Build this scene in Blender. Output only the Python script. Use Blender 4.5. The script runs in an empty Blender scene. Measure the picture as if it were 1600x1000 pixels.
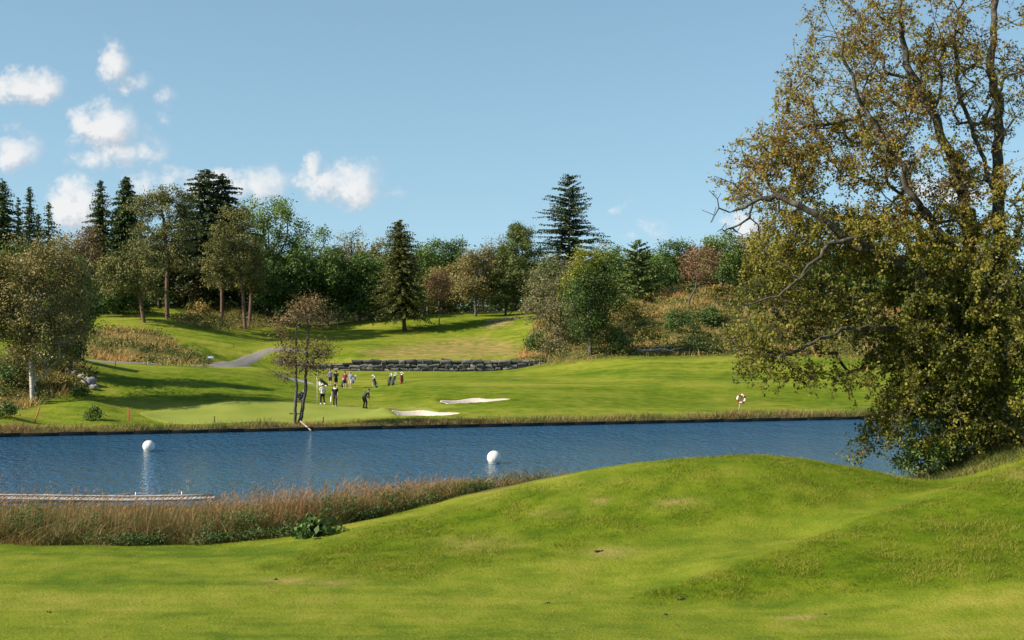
import bpy, math, random
import numpy as np
from mathutils import Vector
random.seed(7)
RNG = np.random.default_rng(11)
C = bpy.context.scene.collection
K, H, YH = 2222.2, 7.4, 520.0          # focal length in photo pixels, camera height above the water, horizon row
def P(px, py, D): return np.array([(px-800)*D/K, D, H-(py-YH)*D/K])
def sm(a, b, x):
    t = np.clip((np.asarray(x, float)-a)/(b-a), 0, 1); return t*t*(3-2*t)

# ------------------------------------------------------------------ object helpers
def tag(o, label=None, cat=None, group=None, kind=None):
    if label: o['label'] = label
    if cat: o['category'] = cat
    if group: o['group'] = group
    if kind: o['kind'] = kind
    return o
def empty(name, loc, rz=0, label=None, cat=None, group=None):
    o = bpy.data.objects.new(name, None); C.objects.link(o)
    o.location = loc; o.rotation_euler = (0, 0, rz); o.empty_display_size = .3
    return tag(o, label, cat, group)
def mesh_np(name, V, F, mats, parent=None, tint=None, smooth=False, mi=None, pt=None):
    """V (n,3); F (m,k) array of faces with k corners, or a list of such arrays"""
    Fs = F if isinstance(F, list) else [F]
    Fs = [np.asarray(f, np.int32) for f in Fs if len(f)]
    me = bpy.data.meshes.new(name)
    V = np.asarray(V, np.float32)
    me.vertices.add(len(V)); me.vertices.foreach_set('co', V.ravel())
    idx = np.concatenate([f.ravel() for f in Fs])
    ln = np.concatenate([np.full(len(f), f.shape[1], np.int32) for f in Fs])
    st = np.concatenate([[0], np.cumsum(ln)[:-1]]).astype(np.int32)
    me.loops.add(len(idx)); me.loops.foreach_set('vertex_index', idx)
    me.polygons.add(len(ln)); me.polygons.foreach_set('loop_start', st)
    if mi is not None: me.polygons.foreach_set('material_index', np.asarray(mi, np.int32))
    me.update(calc_edges=True)
    if smooth: me.polygons.foreach_set('use_smooth', np.ones(len(ln), bool))
    if tint is not None:
        a = me.attributes.new('tint', 'FLOAT', 'FACE'); a.data.foreach_set('value', np.asarray(tint, np.float32))
    if pt:
        for k, v in pt.items():
            a = me.attributes.new(k, 'FLOAT', 'POINT'); a.data.foreach_set('value', np.asarray(v, np.float32))
    for m in (mats if isinstance(mats, (list, tuple)) else [mats]): me.materials.append(m)
    o = bpy.data.objects.new(name, me); C.objects.link(o)
    if parent: o.parent = parent
    return o

class MB:
    """collects shapes into one mesh"""
    def __init__(s): s.V = []; s.F = {}; s.n = 0; s.t = {}
    def add(s, V, F, t=.5):
        V = np.asarray(V, float); F = np.asarray(F, int)+s.n; k = F.shape[1]
        s.V.append(V); s.n += len(V); s.F.setdefault(k, []).append(F)
        s.t.setdefault(k, []).append(np.full(len(F), t)); return s
    def box(s, c, d, rz=0, t=.5, jit=0, bev=0.0):
        c = np.array(c, float); d = np.array(d, float)/2
        q = np.array([[x, y, z] for z in (-1, 1) for y in (-1, 1) for x in (-1, 1)], float)
        if bev > 0:                                   # chamfered box: 24 verts
            V = []; b = np.minimum(bev, d*.8)
            for p in q:
                for ax in range(3):
                    v = p*(d-b); v[ax] = p[ax]*d[ax]; V.append(v)
            V = np.array(V); F4 = []; F3 = []
            ids = lambda i, ax: i*3+ax
            for ax in range(3):
                o = [a for a in range(3) if a != ax]
                for sgn in (0, 1):
                    cs = []
                    for (u, w) in ((0, 0), (1, 0), (1, 1), (0, 1)):
                        bits = [0, 0, 0]; bits[ax] = sgn; bits[o[0]] = u; bits[o[1]] = w
                        cs.append(ids(bits[0]+2*bits[1]+4*bits[2], ax))
                    F4.append(cs)
            for ax in range(3):
                o = [a for a in range(3) if a != ax]
                for u in (0, 1):
                    for w in (0, 1):
                        b0 = [0, 0, 0]; b0[o[0]] = u; b0[o[1]] = w; b1 = list(b0); b1[ax] = 1
                        i0 = b0[0]+2*b0[1]+4*b0[2]; i1 = b1[0]+2*b1[1]+4*b1[2]
                        F4.append([ids(i0, o[0]), ids(i1, o[0]), ids(i1, o[1]), ids(i0, o[1])])
            for i in range(8): F3.append([ids(i, 0), ids(i, 1), ids(i, 2)])
            if jit: V = V+np.repeat(RNG.normal(0, jit, (8, 3)), 3, axis=0)
        else:
            V = q*d; F4 = [[0, 2, 3, 1], [4, 5, 7, 6], [0, 1, 5, 4], [2, 6, 7, 3], [0, 4, 6, 2], [1, 3, 7, 5]]; F3 = []
            if jit: V = V+RNG.normal(0, jit, (8, 3))
        ca, sa = math.cos(rz), math.sin(rz)
        V = np.c_[V[:, 0]*ca-V[:, 1]*sa, V[:, 0]*sa+V[:, 1]*ca, V[:, 2]]+c
        n0 = s.n; s.add(V, F4, t)
        if F3:
            F = np.asarray(F3)+n0; s.F.setdefault(3, []).append(F); s.t.setdefault(3, []).append(np.full(len(F), t))
        return s
    def tube(s, pts, rad, k=8, t=.5, cap=True):
        pts = np.asarray(pts, float); n = len(pts)
        rad = np.full(n, rad, float) if np.isscalar(rad) else np.asarray(rad, float)
        tan = np.gradient(pts, axis=0); tan /= np.linalg.norm(tan, axis=1)[:, None]+1e-9
        up = np.array([0, 0, 1.]) if abs(tan[0][2]) < .9 else np.array([1., 0, 0])
        V = []; ang = np.linspace(0, 2*math.pi, k, endpoint=False)
        for i in range(n):
            a = np.cross(tan[i], up); a /= np.linalg.norm(a)+1e-9; b = np.cross(tan[i], a); up = -np.cross(tan[i], a)*-1 if False else up
            V.append(pts[i]+rad[i]*(np.cos(ang)[:, None]*a+np.sin(ang)[:, None]*b))
        V = np.concatenate(V); F = []
        for i in range(n-1):
            for j in range(k):
                F.append([i*k+j, i*k+(j+1) % k, (i+1)*k+(j+1) % k, (i+1)*k+j])
        n0 = s.n; s.add(V, F, t)
        if cap:
            V2 = [pts[0], pts[-1]]; c0 = s.n; s.V.append(np.array(V2)); s.n += 2; F = []
            for j in range(k):
                F.append([n0+(j+1) % k, n0+j, c0]); F.append([n0+(n-1)*k+j, n0+(n-1)*k+(j+1) % k, c0+1])
            s.F.setdefault(3, []).append(np.array(F)); s.t.setdefault(3, []).append(np.full(len(F), t))
        return s
    def ball(s, c, r, u=16, v=10, t=.5, jit=0):
        r = np.array([r]*3 if np.isscalar(r) else r, float); V = []
        for i in range(v+1):
            th = math.pi*i/v
            for j in range(u):
                ph = 2*math.pi*j/u; V.append([math.sin(th)*math.cos(ph), math.sin(th)*math.sin(ph), math.cos(th)])
        V = np.array(V)
        if jit:
            f = 1+jit*(np.sin(V@np.array([3.1, 1.7, 2.3])*2+c[0]*5)+np.sin(V@np.array([-2.1, 3.7, 1.3])*2.3+c[1]*3))
            V = V*f[:, None]
        F = [[i*u+j, (i+1)*u+j, (i+1)*u+(j+1) % u, i*u+(j+1) % u] for i in range(v) for j in range(u)]
        return s.add(V*r+np.array(c), F, t)
    def torus(s, c, R, r, a0=0, a1=2*math.pi, n=40, k=10, t=.5):
        """ring in the XZ plane"""
        full = abs(a1-a0-2*math.pi) < 1e-6; V = []; m = n if full else n+1
        for i in range(m):
            a = a0+(a1-a0)*i/n
            for j in range(k):
                b = 2*math.pi*j/k; q = R+r*math.cos(b); V.append([q*math.cos(a), r*math.sin(b), q*math.sin(a)])
        F = [[i*k+j, ((i+1) % m)*k+j, ((i+1) % m)*k+(j+1) % k, i*k+(j+1) % k] for i in range(n) for j in range(k)]
        return s.add(np.array(V)+np.array(c), F, t)
    def build(s, name, mat, parent=None, smooth=False):
        ks = sorted(s.F); F = [np.concatenate(s.F[k]) for k in ks]; t = np.concatenate([np.concatenate(s.t[k]) for k in ks])
        return mesh_np(name, np.concatenate(s.V), F, mat, parent, t, smooth)

# ------------------------------------------------------------------ materials
def newmat(name):
    m = bpy.data.materials.new(name); m.use_nodes = True; nt = m.node_tree
    b = nt.nodes['Principled BSDF']; return m, nt, b
def nd(nt, typ, **kw):
    n = nt.nodes.new(typ)
    for k, v in kw.items():
        if k.startswith('i_'):
            key = k[2:]; key = int(key) if key.isdigit() else key.replace('_', ' ')
            n.inputs[key].default_value = v
        else: setattr(n, k, v)
    return n
def ramp(nt, cols, pos=None):
    r = nt.nodes.new('ShaderNodeValToRGB'); e = r.color_ramp.elements; n = len(cols)
    pos = pos or [i/(n-1) for i in range(n)]
    while len(e) < n: e.new(.5)
    for i, c in enumerate(cols): e[i].position = pos[i]; e[i].color = (*c, 1)
    return r
def math_(nt, op, a, b=None, clamp=False):
    n = nt.nodes.new('ShaderNodeMath'); n.operation = op; n.use_clamp = clamp
    for i, v in enumerate((a, b)):
        if v is None: continue
        if isinstance(v, (int, float)): n.inputs[i].default_value = v
        else: nt.links.new(v, n.inputs[i])
    return n.outputs[0]
def mix(nt, f, a, b, mode='MIX'):
    n = nt.nodes.new('ShaderNodeMix'); n.data_type = 'RGBA'; n.blend_type = mode
    for i, v in ((0, f), (6, a), (7, b)):
        if isinstance(v, (int, float)): n.inputs[i].default_value = v
        elif isinstance(v, tuple): n.inputs[i].default_value = (*v, 1)
        else: nt.links.new(v, n.inputs[i])
    return n.outputs[2]
def noise(nt, vec, scale, detail=3, rough=.55):
    n = nd(nt, 'ShaderNodeTexNoise'); n.inputs['Scale'].default_value = scale
    n.inputs['Detail'].default_value = detail; n.inputs['Roughness'].default_value = rough
    if vec is not None: nt.links.new(vec, n.inputs['Vector'])
    return n.outputs['Fac']
def leafmat(name, cols, trans=.3, rough=.6, spec=.25, jit=.25):
    m, nt, b = newmat(name)
    at = nd(nt, 'ShaderNodeAttribute', attribute_name='tint'); r = ramp(nt, cols)
    geo = nd(nt, 'ShaderNodeNewGeometry')
    v = noise(nt, geo.outputs['Position'], .45, 2)
    f = math_(nt, 'ADD', at.outputs['Fac'], math_(nt, 'MULTIPLY', math_(nt, 'SUBTRACT', v, .5), jit), True)
    nt.links.new(f, r.inputs[0])
    nt.links.new(r.outputs[0], b.inputs['Base Color'])
    b.inputs['Roughness'].default_value = rough; b.inputs['Specular IOR Level'].default_value = spec
    tr = nd(nt, 'ShaderNodeBsdfTranslucent')
    hs = nd(nt, 'ShaderNodeHueSaturation', i_Saturation=1.15, i_Value=1.25); nt.links.new(r.outputs[0], hs.inputs['Color'])
    nt.links.new(hs.outputs[0], tr.inputs['Color'])
    ms = nd(nt, 'ShaderNodeMixShader'); ms.inputs[0].default_value = trans
    nt.links.new(b.outputs[0], ms.inputs[1]); nt.links.new(tr.outputs[0], ms.inputs[2])
    nt.links.new(ms.outputs[0], nt.nodes['Material Output'].inputs[0])
    return m
def plain(name, col, col2=None, scale=8, rough=.6, bump=.0, spec=.4, metal=0):
    m, nt, b = newmat(name)
    tc = nd(nt, 'ShaderNodeTexCoord'); v = noise(nt, tc.outputs['Object'], scale, 4)
    col2 = col2 or tuple(c*.75 for c in col)
    r = ramp(nt, [col2, col], [.35, .65]); nt.links.new(v, r.inputs[0]); nt.links.new(r.outputs[0], b.inputs['Base Color'])
    b.inputs['Roughness'].default_value = rough; b.inputs['Specular IOR Level'].default_value = spec; b.inputs['Metallic'].default_value = metal
    if bump:
        bp = nd(nt, 'ShaderNodeBump', i_Strength=bump, i_Distance=.03); nt.links.new(v, bp.inputs['Height']); nt.links.new(bp.outputs[0], b.inputs['Normal'])
    return m
def barkmat(name, cols, sz=(3, 3, .6), bump=.5):
    m, nt, b = newmat(name)
    tc = nd(nt, 'ShaderNodeTexCoord'); mp = nd(nt, 'ShaderNodeMapping'); mp.inputs['Scale'].default_value = sz
    nt.links.new(tc.outputs['Object'], mp.inputs[0]); v = noise(nt, mp.outputs[0], 3, 5, .65)
    r = ramp(nt, cols, [.3+.4*i/(len(cols)-1) for i in range(len(cols))]); nt.links.new(v, r.inputs[0]); nt.links.new(r.outputs[0], b.inputs['Base Color'])
    b.inputs['Roughness'].default_value = .85; b.inputs['Specular IOR Level'].default_value = .2
    bp = nd(nt, 'ShaderNodeBump', i_Strength=bump, i_Distance=.05); nt.links.new(v, bp.inputs['Height']); nt.links.new(bp.outputs[0], b.inputs['Normal'])
    return m
M = {}
M['bark'] = barkmat('grey_bark', [(.045, .038, .03), (.13, .115, .095)])
M['bark_brown'] = barkmat('brown_bark', [(.04, .028, .02), (.11, .075, .05)])
M['bark_pine'] = barkmat('pine_bark', [(.06, .038, .026), (.17, .105, .07)])
M['bark_birch'] = barkmat('birch_bark', [(.03, .028, .025), (.42, .40, .37), (.55, .53, .5)], (1.2, 1.2, 4))
M['bark_big'] = barkmat('mossy_grey_bark', [(.022, .018, .013), (.06, .052, .04), (.13, .12, .10)], (2, 2, 1))
M['spruce'] = leafmat('spruce_needles', [(.023, .041, .014), (.057, .086, .025), (.109, .138, .041)], .12)
M['spruce_olive'] = leafmat('spruce_olive_needles', [(.045, .06, .016), (.105, .115, .032), (.18, .17, .05)], .15)
M['fir'] = leafmat('fir_needles', [(.024, .042, .02), (.055, .08, .035), (.085, .115, .05)], .1)
M['pine'] = leafmat('pine_needles', [(.061, .072, .022), (.143, .149, .044), (.220, .204, .072)], .12)
M['pine_green'] = leafmat('pine_green_needles', [(.045, .07, .02), (.11, .145, .04), (.18, .21, .06)], .12)
M['maple'] = leafmat('maple_leaves', [(.029, .060, .014), (.075, .127, .028), (.144, .201, .046)], .25)
M['ash'] = leafmat('ash_leaves', [(.055, .099, .022), (.127, .187, .044), (.220, .286, .072)], .3)
M['olive'] = leafmat('olive_leaves', [(.099, .099, .026), (.187, .171, .050), (.275, .242, .083)], .25)
M['birch'] = leafmat('birch_leaves', [(.095, .089, .029), (.200, .168, .058), (.326, .263, .110)], .25)
M['brown'] = leafmat('brown_leaves', [(.098, .072, .033), (.182, .124, .052), (.273, .189, .091)], .25)
M['rust'] = leafmat('rusty_leaves', [(.115, .069, .040), (.207, .115, .063), (.310, .196, .115)], .25)
M['grey'] = leafmat('grey_willow_leaves', [(.085, .085, .038), (.165, .155, .07), (.26, .235, .12)], .25)
M['maple_y'] = leafmat('turning_maple_leaves', [(.020, .046, .011), (.064, .108, .020), (.229, .229, .029), (.458, .372, .043)], .25, jit=.12)
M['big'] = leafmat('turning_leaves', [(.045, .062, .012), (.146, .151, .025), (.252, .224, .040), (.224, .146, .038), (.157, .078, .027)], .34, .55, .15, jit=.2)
M['bush'] = leafmat('bush_leaves', [(.026, .058, .016), (.065, .117, .026), (.117, .169, .046)], .25)
M['gorse'] = leafmat('gorse_leaves', [(.055, .066, .018), (.143, .132, .033), (.330, .264, .039)], .2)
M['straw'] = leafmat('straw_and_reed', [(.022, .048, .009), (.06, .085, .018), (.17, .145, .05), (.28, .185, .085), (.23, .105, .05)], .25, .6, .2, jit=.25)
M['heath'] = leafmat('heath_undergrowth', [(.02, .038, .010), (.075, .095, .02), (.25, .215, .07), (.46, .30, .12), (.38, .17, .07)], .2, .7, .15, jit=.45)
M['grass'] = leafmat('grass_blades', [(.022, .048, .005), (.118, .16, .014), (.225, .24, .030), (.35, .29, .09)], .35, .6, .12, jit=.3)
M['white'] = plain('white_paint', (.8, .8, .79), (.68, .68, .67), 5, .4)
M['buoy'] = plain('weathered_white_plastic', (.82, .81, .79), (.62, .6, .57), 2.2, .45)
M['black'] = plain('black_plastic', (.012, .012, .014), rough=.5)
M['edge'] = plain('tarred_board', (.012, .011, .01), rough=.8)
M['steel'] = plain('steel', (.5, .5, .5), rough=.3, metal=.9)
M['skin'] = plain('skin', (.5, .32, .23), (.45, .28, .2), 6, .5)
M['feature'] = plain('dark_eye', (.03, .02, .018)); M['lips'] = plain('lips', (.25, .1, .08))
M['wood'] = plain('bleached_wood', (.42, .36, .3), (.28, .23, .19), 12, .8, .3)
M['woodred'] = plain('red_stake_paint', (.42, .09, .05), rough=.6)
M['woodbrown'] = plain('weathered_brown_wood', (.13, .07, .035), rough=.8)
M['red'] = plain('red_plastic', (.42, .03, .02), rough=.4)
M['rock'] = plain('grey_rock', (.3, .29, .28), (.16, .155, .15), 4, .9, .6)
M['dirt'] = plain('dark_earth', (.07, .045, .025), (.03, .02, .012), 20, 1, .6)

# ------------------------------------------------------------------ terrain
def far_line(X): return 112.3+.315*X
POND = np.array([(-120, 61), (-20, 61), (-5, 60), (4, 59), (10, 58.5), (15, 60), (18.5, 66), (21.5, 76), (30, 86), (80, 100), (110, far_line(110)+.5), (-120, far_line(-120)+.5)], float)
def poly_sd(x, y, poly):
    """signed distance, negative inside"""
    d = np.full(x.shape, 1e9); ins = np.zeros(x.shape, bool); n = len(poly)
    for i in range(n):
        a, b = poly[i], poly[(i+1) % n]; e = b-a
        t = np.clip(((x-a[0])*e[0]+(y-a[1])*e[1])/(e@e), 0, 1)
        d = np.minimum(d, np.hypot(x-a[0]-t*e[0], y-a[1]-t*e[1]))
        c = ((a[1] <= y) & (b[1] > y)) | ((b[1] <= y) & (a[1] > y))
        xi = a[0]+(y-a[1])/(e[1] if abs(e[1]) > 1e-9 else 1e-9)*e[0]
        ins ^= c & (x < xi)
    return np.where(ins, -d, d)
WALLX = np.array([-29, -24, -19.5, 2, 4.2]); 
def wall_y(X): return 170+.02*(X+20)+.06*np.maximum(0, X+5)
def wall_h(X): return np.interp(X, [-31, -28, -22, -19, -5, 0, 3, 5], [0, .55, .7, 1.35, 1.45, 1.25, .8, 0])
def step(X, Y):
    d = Y-wall_y(X); return wall_h(X)*sm(.1, .7, d)*(1-sm(6, 22, d))
cp = []
def add(px, py, D): cp.append(P(px, py, D))
def addw(*a): cp.append(np.array(a, float))
for X in (-70, -40, -20, 0, 20, 40, 70): addw(X, 0, 5.6); addw(X, 14, 3.0); addw(X, -40, 6)
for X in (-45, -24, -16, -8, 0, 8, 16, 24): addw(X, 26, 1.15); addw(X, 30.5, .9)
for X in (-45, -24, -13, -7, -1, 3): addw(X, 36, .9)
for X in (-45, -24, -17, -12, -8): addw(X, 43, .9); addw(X, 48, .7); addw(X, 55, .3)
for X in (-3, 2): addw(X, 55, .6)
for a in ((420, 878, 40.3), (560, 832, 43.5), (700, 799, 45), (830, 764, 46), (950, 735, 46.6), (1060, 719, 47), (1170, 713, 47), (1280, 721, 46.8), (1380, 741, 46.2), (1470, 762, 45.5),
          (600, 880, 39.6), (700, 862, 41), (800, 870, 39.5), (900, 865, 39.6), (950, 800, 43), (1170, 800, 42.3), (1300, 790, 42.5), (830, 820, 42.5), (1080, 860, 39.3), (1180, 855, 39.3),
          (1000, 932, 35), (1120, 893, 36.5), (1250, 850, 38), (1370, 808, 40), (1480, 772, 42), (1600, 735, 44), (1700, 715, 45), (1260, 838, 40.6), (1380, 795, 42.5),
          (1250, 926, 34.8), (1100, 934, 34.6), (1420, 918, 34.3), (1600, 905, 34), (1400, 865, 37), (1550, 820, 39), (1750, 900, 34),
          (1500, 735, 50), (1600, 700, 50), (1480, 745, 50), (1560, 690, 52.5), (1700, 680, 52)): add(*a)
addw(0, 52.5, 1.4); addw(4.5, 53, 1.5); addw(8, 53, 1.5); addw(11.5, 53, 1.3); addw(15, 55, 1.3); addw(20, 60, 2.1); addw(26, 60, 3); addw(32, 70, 2.5); addw(24, 74, .8)
for X in (-60, -40, -30, -20, -10, 0, 10, 20, 30, 40, 60, 80): addw(X, far_line(X)+.7, .33); addw(X, far_line(X)+3, .55)
for a in ((200, 640, 116), (350, 636, 118), (500, 636, 121), (590, 641, 120), (250, 664, 110), (400, 658, 112), (480, 658, 113), (140, 626, 114.5), (60, 660, 107), (20, 652, 106), (110, 650, 109.5),
          (50, 628, 118), (90, 633, 116.5), (150, 624, 121), (60, 575, 126), (140, 577, 130), (100, 558, 133), (0, 560, 126), (-60, 560, 126), (200, 613, 125), (300, 601, 130), (200, 573, 140), (300, 571, 145), (340, 577, 146),
          (420, 577, 150), (440, 592, 140), (430, 621, 126), (345, 575, 154), (420, 546, 173), (150, 562, 148), (230, 562, 154), (160, 517, 172), (300, 556, 158), (270, 527, 172), (222, 503, 180), (262, 498, 185),
          (150, 497, 185), (340, 516, 185), (400, 526, 187), (160, 478, 203), (300, 489, 200), (350, 476, 205), (400, 487, 210), (60, 500, 185),
          (500, 580, 168), (600, 580, 169), (700, 580, 169), (800, 577, 170), (430, 581, 166),
          (500, 548, 180), (600, 549, 180), (700, 549, 180), (760, 548, 181),
          (500, 531, 190), (600, 529, 192), (643, 517, 200), (700, 536, 190), (800, 531, 190), (840, 550, 178), (500, 514, 203), (560, 501, 212), (620, 496, 215), (700, 489, 222), (780, 489, 224), (820, 491, 216),
          (450, 507, 214), (520, 507, 225), (1000, 562, 165), (1150, 560, 165), (1300, 562, 165), (1400, 575, 165), (900, 570, 167),
          (640, 603, 140), (900, 603, 143), (1160, 602, 147), (1350, 602, 150), (900, 597, 151), (1160, 592, 154), (640, 597, 150), (800, 630, 123), (1000, 634, 126), (1200, 634, 129), (1350, 631, 132),
          (662, 647, 117), (740, 625, 128), (650, 622, 131), (540, 607, 150), (570, 609, 148.5), (470, 603, 150), (540, 622, 132), (480, 590, 156), (640, 590, 158),
          (920, 547, 171), (1000, 552, 172), (1100, 552, 172), (870, 516, 190), (960, 482, 200), (1000, 469, 207), (1075, 489, 195), (1127, 456, 207), (1200, 460, 210), (1150, 520, 185), (1050, 522, 185),
          (1300, 480, 205), (1400, 540, 182), (1550, 500, 200)): add(*a)
for X in (-160, -100, -50, 0, 50, 100, 160): addw(X, 255, 11.5+(2 if abs(X) > 40 else 0)); addw(X, 310, 13); addw(X, 420, 13)
for Y in (60, 100, 150, 200): addw(-150, Y, 5); addw(150, Y, 5+Y/40); addw(-80, Y+40, 3+Y/25)
cp = np.array(cp); cp[:, 2] -= step(cp[:, 0], cp[:, 1])
def tps(r2): return .5*r2*np.log(r2+1e-6)
def fit(cp):
    n = len(cp); d2 = ((cp[:, None, :2]-cp[None, :, :2])**2).sum(-1)/1e4
    A = np.zeros((n+3, n+3)); A[:n, :n] = tps(d2)+np.eye(n)*2e-6; A[:n, n] = 1; A[:n, n+1:] = cp[:, :2]/100; A[n, :n] = 1; A[n+1:, :n] = cp[:, :2].T/100
    return np.linalg.solve(A, np.r_[cp[:, 2], 0, 0, 0])
W_ = fit(cp)
BUNK = [(np.array([P(662, 647, 117)[0], 116.6]), 2.9, 2.3, .7, 0.0), (np.array([P(740, 626, 127)[0], 126.6]), 3.2, 2.3, .65, -.3)]
def bunker_r(b, X, Y):
    c, rx, ry, d, s = b; x = X-c[0]; y = Y-c[1]+x*s*-2.0*-.6
    a = np.arctan2(y/ry, x/rx); return np.hypot(x/rx, y/ry)/(1+.10*np.sin(3*a+1)+.07*np.sin(5*a))
def vnoise(x, y, s, seed=0):
    xi = np.floor(x/s).astype(int); yi = np.floor(y/s).astype(int); fx = x/s-xi; fy = y/s-yi
    fx = fx*fx*(3-2*fx); fy = fy*fy*(3-2*fy)
    def h(a, b):
        n = (a*374761393+b*668265263+seed*982451653) & 0x7fffffff; n = ((n ^ (n >> 13))*1274126177) & 0x7fffffff
        return ((n ^ (n >> 16)) & 0xffff)/65535.
    return (h(xi, yi)*(1-fx)+h(xi+1, yi)*fx)*(1-fy)+(h(xi, yi+1)*(1-fx)+h(xi+1, yi+1)*fx)*fy
def terrain(X, Y):
    sh = X.shape; X = X.ravel(); Y = Y.ravel(); z = np.empty(len(X))
    Xc = np.clip(X, -170, 170); Yc = np.clip(Y, -45, 430)
    for i in range(0, len(X), 20000):
        s = slice(i, i+20000); d2 = ((Xc[s, None]-cp[None, :, 0])**2+(Yc[s, None]-cp[None, :, 1])**2)/1e4
        z[s] = tps(d2)@W_[:-3]+W_[-3]+(Xc[s]*W_[-2]+Yc[s]*W_[-1])/100
    z += step(X, Y)
    z = z+(vnoise(X, Y, 7, 1)-.5)*.22*sm(100, 125, Y)+(vnoise(X, Y, 2.2, 2)-.5)*.07+(vnoise(X, Y, .8, 3)-.5)*.02
    hm = sm(0, 5, X-3-.0*Y)*sm(172, 178, Y)*(1-sm(212, 225, Y))*(1-sm(60, 75, X)); hl = sm(146, 152, Y)*(1-sm(166, 172, Y))*sm(-52, -48, X)*(1-sm(-37, -33, X))
    z = z+hm*((vnoise(X, Y, 5.5, 81)-.5)*2.2+(vnoise(X, Y, 2.4, 82)-.5)*.9)+hl*((vnoise(X, Y, 3.5, 83)-.5)*1.0+(vnoise(X, Y, 1.6, 84)-.5)*.5)
    z = z+((vnoise(X, Y*1.6, 1.3, 85)-.5)*.05+(vnoise(X, Y, .75, 86)-.5)*.035)*(Y < 56)
    for b in BUNK:
        z = z+.3*np.exp(-(((X-b[0][0]+b[1]*1.12)/1.1)**2+((Y-b[0][1]-b[2]*.25)/1.7)**2))+.25*np.exp(-(((X-b[0][0]+b[1]*.2)/2.2)**2+((Y-b[0][1]-b[2]*1.25)/.8)**2))
        r = bunker_r(b, X, Y); z = z-b[3]*(1-sm(.45, 1.0, r))+.16*np.exp(-((r-1.12)/.16)**2)
    sd = poly_sd(X, Y, POND)
    far = Y > far_line(X)-6
    lo = np.where(far, .27, .06)
    z = np.where(sd > 0, np.maximum(z*np.where(far, 1, sm(-3, 6, sd)), lo), -.12-.45*np.minimum(-sd, 4))
    return z.reshape(sh)
def spread(a, b, n, g): 
    t = np.geomspace(1, g, n)-1; return a+(b-a)*t/t[-1]
xs = np.concatenate([-spread(62, 3000, 40, 300)[::-1], np.arange(-61.6, 61.7, .4), spread(62, 3000, 40, 300)])
ys = np.concatenate([np.arange(-60, 26, 2.), np.arange(26, 62, .35), np.arange(62, 98, 2.), np.arange(98, 140, .4), np.arange(140, 240, .7), spread(240, 4000, 40, 300)])
GX, GY = np.meshgrid(xs, ys); GZ = terrain(GX, GY)
def zg(X, Y):
    X = np.asarray(X, float); Y = np.asarray(Y, float)
    i = np.clip(np.searchsorted(xs, X)-1, 0, len(xs)-2); j = np.clip(np.searchsorted(ys, Y)-1, 0, len(ys)-2)
    fx = np.clip((X-xs[i])/(xs[i+1]-xs[i]), 0, 1); fy = np.clip((Y-ys[j])/(ys[j+1]-ys[j]), 0, 1)
    return (GZ[j, i]*(1-fx)+GZ[j, i+1]*fx)*(1-fy)+(GZ[j+1, i]*(1-fx)+GZ[j+1, i+1]*fx)*fy
def gp(px, D, dz=0):
    X = (px-800)*D/K; return np.array([X, D, float(zg(X, D))+dz])
def proj(X, Y, Z):
    Yc = np.maximum(Y, 1); return 800+K*X/Yc, YH+K*(H-Z)/Yc
def pmask(X, Y, Z, poly, f, d0, d1):
    px, py = proj(X, Y, Z); return (1-sm(-f, f, poly_sd(px, py, np.array(poly, float))))*(Y > d0)*(Y < d1)
ROUGH1 = [(405, 886), (560, 829), (830, 763), (1060, 714), (1170, 700), (1400, 730), (1490, 760), (1250, 800), (1100, 820), (960, 850), (800, 880), (640, 905), (480, 898)]
ROUGH2 = [(985, 935), (1120, 893), (1250, 848), (1480, 765), (1620, 715), (1900, 650), (1900, 900), (1620, 908), (1420, 922), (1250, 930), (1100, 940)]
def rough_of(X, Y, Z):
    r = np.maximum(pmask(X, Y, Z, ROUGH1, 14, 28, 56)*.75, pmask(X, Y, Z, ROUGH2, 8, 28, 60))
    left = pmask(X, Y, Z, [(405, 886), (830, 760), (900, 760), (840, 800), (700, 850), (560, 885), (460, 895)], 16, 28, 56)
    return np.maximum(r, left)
HEATH_R = [(820, 545), (838, 500), (900, 470), (960, 460), (1010, 455), (1100, 440), (1300, 440), (1700, 440), (1700, 570), (1300, 557), (1170, 556), (1100, 556), (1000, 556), (900, 565), (830, 572), (800, 570)]
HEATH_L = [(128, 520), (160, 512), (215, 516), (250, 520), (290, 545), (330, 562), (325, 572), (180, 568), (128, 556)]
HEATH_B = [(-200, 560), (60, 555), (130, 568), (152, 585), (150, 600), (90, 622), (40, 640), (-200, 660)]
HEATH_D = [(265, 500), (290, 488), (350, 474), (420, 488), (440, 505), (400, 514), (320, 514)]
def heath_of(X, Y, Z):
    h = np.maximum(pmask(X, Y, Z, HEATH_R, 5, 166, 235), pmask(X, Y, Z, HEATH_L, 4, 146, 190))
    h = np.maximum(h, pmask(X, Y, Z, HEATH_B, 4, 110, 140))
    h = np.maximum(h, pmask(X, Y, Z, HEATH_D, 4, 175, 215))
    return h
px_, py_ = proj(GX, GY, GZ)
rough = rough_of(GX, GY, GZ)
semi = np.maximum(1.0*pmask(GX, GY, GZ, [(600, 608), (700, 604), (900, 604.5), (1400, 604), (1400, 634), (1000, 638), (800, 637), (600, 630)], 2.2, 112, 145), pmask(GX, GY, GZ, [(140, 585), (250, 578), (380, 580), (480, 590), (470, 625), (300, 626), (200, 622)], 6, 116, 150))
semi = np.maximum(semi, pmask(GX, GY, GZ, [(560, 500), (700, 492), (820, 494), (800, 515), (690, 522), (640, 512)], 6, 190, 226)); semi = np.maximum(semi, pmask(GX, GY, GZ, [(470, 548), (590, 546), (610, 558), (470, 560)], 4, 170, 190))
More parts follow.
